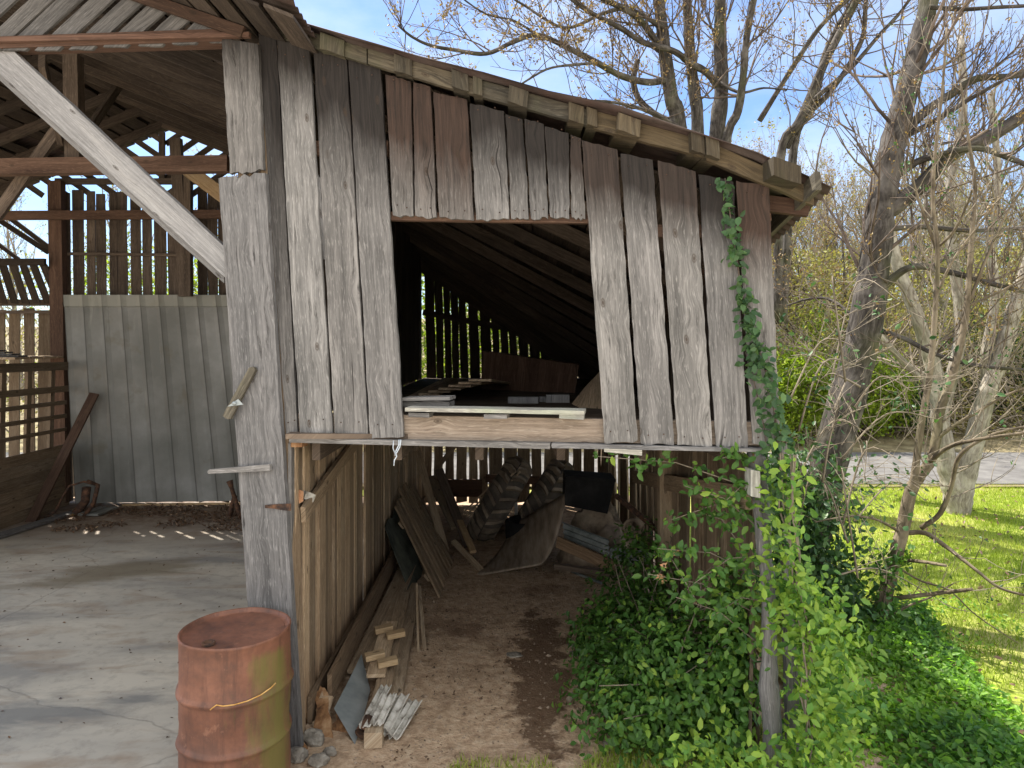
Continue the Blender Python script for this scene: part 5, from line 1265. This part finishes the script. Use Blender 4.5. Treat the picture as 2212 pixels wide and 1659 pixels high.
def mound_leaves(n, blobs, ls, outn=.9):
    P, Nn = [], []
    w_ = np.array([b[6] for b in blobs], float); w_ /= w_.sum(); idx = RNG.choice(len(blobs), n, p=w_)
    for k, b in enumerate(blobs):
        m = int((idx == k).sum()); d = RNG.normal(size=(m, 3)); d /= np.linalg.norm(d, axis=1)[:, None]; r = RNG.random(m) ** .28
        lump = np.array([1 + .5 * mnoise.noise(Vector(q) * 2.6 + Vector((k * 7, 0, 0))) + .16 * mnoise.noise(Vector(q) * 7 + Vector((k * 7, 0, 0))) for q in d])
        P.append(np.array(b[:3]) + d * np.array(b[3:6]) * (r * lump)[:, None]); Nn.append(d * outn + np.array([0, -.15, .35]))
    P = np.concatenate(P); Nn = np.concatenate(Nn); k = P[:, 2] > .01; return P[k], Nn[k]
bush = thing('honeysuckle_bush', 'dense dark green honeysuckle filling the right side of the passage', 'bush')
blobs = [ (1.05, 4.9, .15, .55, .8, .45, 3), (1.12, 4.5, .35, .42, .5, .48, 3), (1.0, 5.6, .20, .5, .6, .4, 2), (.72, 4.6, .1, .38, .5, .32, 1.6), (1.15, 6.2, .4, .35, .6, .5, 1.4), (.75, 5.5, .1, .35, .5, .3, 1.2), (1.28, 4.12, .45, .12, .14, .55, 1.1), (1.32, 4.3, .8, .10, .25, .35, .7), (1.05, 4.35, .15, .55, .25, .35, 1.6)]
P, Nn = mound_leaves(17000, blobs, .05)
mb = MB()
for _ in range(90):
    b = random.choice(blobs); p = Vector((U(.8, 1.35), U(4.4, 5.6), 0)); e = Vector(b[:3]) + Vector((U(-1, 1) * b[3], U(-1, 1) * b[4], U(0, 1) * b[5])); tube(mb, [p, p.lerp(e, .5) + Vector((0, 0, .1)), e], [.007, .005, .003], k=4, cap=False)
# sprays reaching up and out
sprays = []
for (u0, v0, u1, v1, D) in ((1640, 1060, 1280, 985, 3.95), (1650, 1100, 1445, 1125, 4.2), (1650, 1250, 1420, 1185, 4.0), (1640, 1330, 1400, 1240, 4.2), (1650, 1150, 1480, 1050, 4.0), (1640, 1010, 1560, 990, 3.8), (1650, 1400, 1460, 1290, 4.0), (1500, 1290, 1410, 1180, 4.5), (1650, 1200, 1500, 1260, 3.9), (1600, 1180, 1520, 1110, 4.1), (1660, 1300, 1540, 1330, 3.8), (1640, 1060, 1570, 1080, 3.85)):
    a, b = at(u0, v0, 3.95), at(u1, v1, D); m_ = a.lerp(b, .5) + Vector((0, 0, .06)); tube(mb, [a, m_, b], [.004, .003, .002], k=4, cap=False); sprays.append((a, m_, b))
mb.build('stems', M_twigp, bush)
SP = np.concatenate([along([q[:] for q in s_], 62, .02, .03, .025) for s_ in sprays])
P = np.concatenate([P, SP]); Nn = np.concatenate([Nn, np.tile(np.array([-.1, -.9, .5]), (len(SP), 1))])
bb = RNG.beta(1.4, 3.2, len(P)); front_ = P[:, 1] < 4.35; bb = np.where(front_, np.clip(bb + .12, 0, 1), bb)
leaf_cloud('foliage', P, RNG.uniform(.028, .068, len(P)), M_leaf, bush, N_=Nn, rb=bb, aspect=.55, droop=.4); settle(bush)
# orange dead leaves in the vine
def f(mb):
    for (u, v, r) in ((1458, 1195, .012), (1436, 1222, .012), (1428, 1245, .016), (1434, 1252, .012), (1500, 1300, .008)):
        c = at(u, v, 4.0)
        for _ in range(7):
            a = c + Vector((U(-1, 1), U(-1, 1), U(-1, 1))) * r; b_ = a + Vector((U(-1, 1), U(-1, 1), U(-1, 1))) * r * 1.6; d_ = a + Vector((U(-1, 1), U(-1, 1), U(-1, 1))) * r * 1.6; mb.add([a, b_, d_], [(0, 1, 2)])
single('dead_leaves', M_straw, 'sprig of orange dead leaves hanging in the vines', 'dead leaves', f)

bush2 = thing('bright_vine', 'bright yellow-green vine wrapped round the front corner post', 'vine')
pp = [at(u, v, 3.72)[:] for u, v in ((1700, 980), (1702, 1100), (1712, 1200), (1730, 1300), (1740, 1400), (1745, 1500), (1750, 1600), (1740, 1720))]
A = along(pp, 800, .05, .07, .05); 
B = along([at(u, v, 3.75)[:] for u, v in ((1700, 1290), (1760, 1300), (1790, 1380), (1800, 1480), (1810, 1560), (1700, 1640), (1560, 1650), (1480, 1640))], 1500, .085, .10, .07)
C3 = along([at(u, v, 3.80)[:] for u, v in ((1662, 1000), (1668, 1100), (1672, 1200), (1678, 1300), (1672, 1400))], 200, .05, .03, .04)
A = np.concatenate([A, B, C3]); A = A[A[:, 2] > .0]
dd_ = A - np.array([1.55, 3.95, 0]); 
leaf_cloud('foliage', A, RNG.uniform(.026, .072, len(A)), M_leaf, bush2, N_=np.tile(np.array([.1, -.7, .6]), (len(A), 1)), rb=np.clip(RNG.beta(3.4, 1.5, len(A)), 0, 1), aspect=.5, bright=(.85, 1.35))
mb = MB()
for s_ in range(6):
    tube(mb, [Vector(p) + Vector((U(-.04, .04), U(-.04, .04), 0)) for p in pp], .005, k=4, cap=False)
mb.build('stems', M_twigp, bush2); settle(bush2)

# vine wall at the foot of the leaning tree, hanging leaves
ivy = thing('trunk_ivy', 'dark ivy clump round the foot of the leaning tree', 'ivy')
pp = [at(u, v, 6.3)[:] for u, v in ((1730, 1000), (1735, 1080), (1740, 1170), (1745, 1260), (1760, 1350), (1780, 1400))]
A = np.concatenate([along(pp, 3600, .22, .25, .15), along([at(u, v, 6.1)[:] for u, v in ((1700, 1200), (1800, 1290), (1850, 1390))], 1500, .2, .25, .12)]); A = A[A[:, 2] > 0]
leaf_cloud('foliage', A, RNG.uniform(.05, .085, len(A)), M_leafd, ivy, rb=RNG.beta(1.6, 2, len(A)), aspect=.6, droop=.6)
mb = MB(); tube(mb, [Vector(p) for p in pp], .012, k=5); mb.build('stems', M_twig, ivy); settle(ivy)
ivy2 = thing('sapling_ivy', 'green vine leaves clinging to the lower stem of the sapling', 'vine')
A = np.concatenate([along([at(u, v, 5.95)[:] for u, v in ((1893, 1385), (1903, 1330), (1914, 1275), (1928, 1215), (1938, 1190))], 420, .07, .07, .04), along([at(u, v, 5.9)[:] for u, v in ((1840, 1380), (1900, 1370), (1960, 1350))], 260, .1, .1, .06)])
leaf_cloud('foliage', A, RNG.uniform(.04, .07, len(A)), M_leaf, ivy2, rb=RNG.beta(1.5, 2.4, len(A)), aspect=.55); mb = MB(); tube(mb, [at(1893, 1385, 5.93), at(1914, 1275, 5.93), at(1938, 1190, 5.93)], .008, k=5); mb.build('stems', M_twig, ivy2); settle(ivy2)

# brush tangle between barn and leaning tree: arching twigs with sparse hanging leaves
T = Tree('brush_tangle', 'tangle of arching twigs with sparse hanging leaves between barn and leaning tree', 'brush', twig=M_twigp, bark=M_twigp)
for i in range(20):
    u0, v0 = U(1700, 1860), U(760, 1250); D = U(4.9, 6.3); u1 = u0 + U(-130, 220); v1 = v0 + U(-260, 60)
    pts = [at(u0 + (1700 - u0) * .5, 1300, D)] if False else []
    pts += [at(u0, v0, D), at((u0 + u1) / 2 + U(-20, 20), min(v0, v1) - U(0, 50), D + U(-.2, .2)), at(u1, v1, D + U(-.3, .3))]
    if u1 < 1700: continue
    Q, q = T.path(pts, .009, .003, k=4); T.sprout(Q, q, 5, .45, 1, t0=.1, up=-.02, bud=.22, kids=3, rmax=.004)
T.done(.05, mat=M_leafd, per=1)

# ================================================================ ground cover, lawn blades, litter
def region(n, poly):
    poly = np.array(poly); lo, hi = poly.min(0), poly.max(0); out = []
    while len(out) < n:
        q = RNG.uniform(lo, hi, (n * 2, 2)); x, y = q[:, 0], q[:, 1]; ins = np.zeros(len(q), bool); j = len(poly) - 1
        for i in range(len(poly)):
            xi, yi = poly[i]; xj, yj = poly[j]; c_ = ((yi > y) != (yj > y)) & (x < (xj - xi) * (y - yi) / (yj - yi + 1e-12) + xi); ins ^= c_; j = i
        out.extend(q[ins].tolist())
    return np.array(out[:n])
g = [gp(u, v)[:2] for u, v in ((1700, 1665), (1700, 1370), (1800, 1330), (1900, 1345), (1990, 1340), (2080, 1440), (2150, 1530), (2260, 1640), (2260, 1720))]
Q = region(23000, [tuple(p) for p in g] + [(4.5, 3.2), (1.2, 3.2)])
hh = np.array([.12 + .12 * mnoise.noise((a * 1.7, b2 * 1.7, 4)) for a, b2 in Q])
P = np.column_stack([Q, np.maximum(.03, hh * RNG.random(len(Q)) ** .5 * 1.3)])
rb = np.clip(np.array([.42 + .6 * mnoise.noise((a * 1.1, b2 * 1.1, 9)) for a, b2 in Q]) + RNG.normal(0, .18, len(Q)), 0, 1)
o = leaf_cloud('ground_vines', P, RNG.uniform(.035, .065, len(P)), M_cover, N_=np.tile(np.array([0, -.2, 1.0]), (len(P), 1)), rb=rb, aspect=.5, bright=(.8, 1.7)); tag(o, 'low carpet of green vines right of the barn', 'ground cover', None, 'stuff')
Q = region(2600, [(3.4, 4.2), (4.3, 4.2), (4.3, 6.6), (3.2, 7.2), (2.2, 7.2), (2.2, 6.3), (3.0, 6.0)]); Q = Q[np.array([mnoise.noise((a * 2.2, b2 * 2.2, 5)) > .05 for a, b2 in Q])]
o = leaf_cloud('ground_vines', np.column_stack([Q, .03 + .1 * RNG.random(len(Q))]), RNG.uniform(.03, .06, len(Q)), M_cover, N_=np.tile(np.array([0, -.2, 1.0]), (len(Q), 1)), rb=RNG.beta(2.5, 2, len(Q)), aspect=.5); tag(o, 'straggling patches of vine leaves spreading onto the lawn', 'ground cover', None, 'stuff')
sheetp = [tuple(p) for p in g] + [(4.5, 2.6), (1.2, 2.6)]
mb = MB(); mb.add([(x, y, .055) for x, y in sheetp], [tuple(range(len(sheetp)))]); o = mb.build('vine_bed_soil', M_dirt); o['kind'] = 'structure'
# lawn blades
def blades(name, Q, h, mat, lab, zf, rb=None, cat='grass'):
    n = len(Q); a = RNG.uniform(0, 6.28, n); ln = RNG.uniform(.6, 1.3, n) * h; zz = np.array([zf(x, y) for x, y in Q]); B = np.column_stack([Q, zz])
    s = np.column_stack([np.cos(a), np.sin(a), np.zeros(n)]) * (h * .07); ti = np.column_stack([RNG.normal(0, .35, n), RNG.normal(0, .35, n), np.ones(n)]) * ln[:, None]
    V = np.stack([B - s, B + s, B + ti], 1).reshape(-1, 3); me = bpy.data.meshes.new(name); me.vertices.add(n * 3); me.vertices.foreach_set('co', V.astype(np.float32).ravel())
    me.loops.add(n * 3); me.loops.foreach_set('vertex_index', np.arange(n * 3, dtype=np.int32)); me.polygons.add(n); me.polygons.foreach_set('loop_start', np.arange(0, n * 3, 3, dtype=np.int32)); me.materials.append(mat); me.update(calc_edges=True)
    c = np.ones((n, 3, 4), np.float32); c[:, :, 0] = RNG.uniform(.7, 1.2, n)[:, None]; c[:, :, 2] = (RNG.beta(2, 2, n) if rb is None else rb)[:, None]; ca = me.color_attributes.new('Col', 'FLOAT_COLOR', 'POINT'); ca.data.foreach_set('color', c.ravel())
    o = bpy.data.objects.new(name, me); COL.objects.link(o); return tag(o, lab, cat, None, 'stuff')
Q = region(90000, [(2.0, 5.0), (9.5, 5.0), (11.5, 12.3), (4.0, 12.3)]); rb = np.clip(np.array([.45 + .7 * mnoise.noise((a * .8, b2 * .8, 0)) for a, b2 in Q]) + RNG.normal(0, .15, len(Q)), 0, 1)
blades('lawn_grass', Q, .06, M_grass, 'short spring lawn grass between barn and road', lambda x, y: lawn_z(x, y) + .02, rb)
Q = region(2600, [(.3, 4.0), (1.6, 4.0), (1.6, 4.6), (.75, 4.5)]); blades('weeds', Q, .06, M_grass, 'fine green weeds at the edge of the dirt', lambda x, y: .0)
Q = region(500, [(-.5, 3.95), (.3, 3.95), (.2, 4.22), (-.3, 4.2)]); blades('weeds', Q, .05, M_grass, 'sparse green grass tufts on the dirt in front', lambda x, y: .0)
# litter
Q = region(5000, [(-6.4, 9.1), (-1.5, 9.2), (-1.5, 10.6), (-6.4, 10.6)]); k = np.array([mnoise.noise((a * 1.5, b2 * 2.5, 7)) > -.12 + .25 * (10 - b2) for a, b2 in Q]); Q = Q[k]
o = leaf_cloud('leaf_litter', np.column_stack([Q, np.full(len(Q), .035) + RNG.random(len(Q)) * .02]), RNG.uniform(.025, .06, len(Q)), M_litter, N_=np.tile(np.array([0, 0, 1.2]), (len(Q), 1))); tag(o, 'brown dead leaves blown against the back of the concrete floor', 'leaf litter', None, 'stuff')
Q = region(2600, [(-1.0, 4.1), (1.1, 4.1), (1.0, 9.0), (-1.2, 9.0)]); k = np.array([mnoise.noise((a * 1.8, b2 * 1.8, 17)) > .0 for a, b2 in Q]); Q = Q[k]
o = leaf_cloud('leaf_litter', np.column_stack([Q, np.full(len(Q), .012)]), RNG.uniform(.012, .035, len(Q)), M_litter, N_=np.tile(np.array([0, 0, 1.5]), (len(Q), 1))); tag(o, 'scattered dead leaf crumbs on the dirt floor', 'leaf litter', None, 'stuff')
mb = MB()
Q = region(1500, [(-1.0, 4.1), (1.3, 4.1), (1.2, 8.0), (-1.0, 8.5)])
for x, y in Q:
    r = U(.004, .013) if random.random() < .95 else U(.015, .028); z = dz(x, y)
    V = [(x + r * U(.6, 1.2) * dx, y + r * U(.6, 1.2) * dy, z + r * q) for dx, dy, q in ((1, 0, 0), (0, 1, 0), (-1, 0, 0), (0, -1, 0), (U(-.3, .3), U(-.3, .3), .7))]
    mb.add(V, [(0, 1, 4), (1, 2, 4), (2, 3, 4), (3, 0, 4)])
o = mb.build('gravel', simple('dirt_pebble', ((.14, .10, .07), (.24, .18, .13), (.36, .29, .22)), 30, bumpk=0)); tag(o, 'small pebbles scattered over the dirt floor', 'gravel', None, 'stuff')
Q = region(900, [(1.5, 4.2), (3.2, 4.2), (9, 8), (9, 12), (3.5, 12), (2.2, 7)])
o = leaf_cloud('leaf_litter', np.column_stack([Q, np.array([.07 + (.08 * RNG.random() if (b2 < 6.2 and a < 3.6) else 0.0) for a, b2 in Q])]), RNG.uniform(.03, .07, len(Q)), M_litter, N_=np.tile(np.array([0, -.2, 1.2]), (len(Q), 1)), bright=(.9, 1.8)); tag(o, 'dead leaves scattered over the ground vines and lawn', 'leaf litter', None, 'stuff')
Q = region(420, [(-5.5, 4.2), (-1.4, 4.4), (-1.4, 9.0), (-6.5, 9.0)])
o = leaf_cloud('leaf_litter', np.column_stack([Q, np.full(len(Q), .026)]), RNG.uniform(.008, .035, len(Q)) , M_litter, N_=np.tile(np.array([0, 0, 2.0]), (len(Q), 1)), bright=(.4, 1.4)); tag(o, 'few leaf crumbs and grit scattered on the open concrete', 'leaf litter', None, 'stuff')
# fallen branch
def f(mb):
    pts = [G(u, v, .03) for u, v in ((1228, 1512), (1248, 1490), (1272, 1468), (1287, 1440), (1280, 1415), (1265, 1390), (1258, 1365), (1262, 1335), (1256, 1310))]
    tube(mb, pts, [.02, .018, .018, .016, .014, .012, .01, .008, .004], k=7); tube(mb, [pts[5], G(1300, 1360, .12), G(1345, 1345, .2)], [.008, .006, .003], k=5)
single('fallen_branch', M_twigp, 'crooked bare branch lying at the edge of the dirt by the vines', 'branch', f)
for o in barn.children: pass
settle(barn)
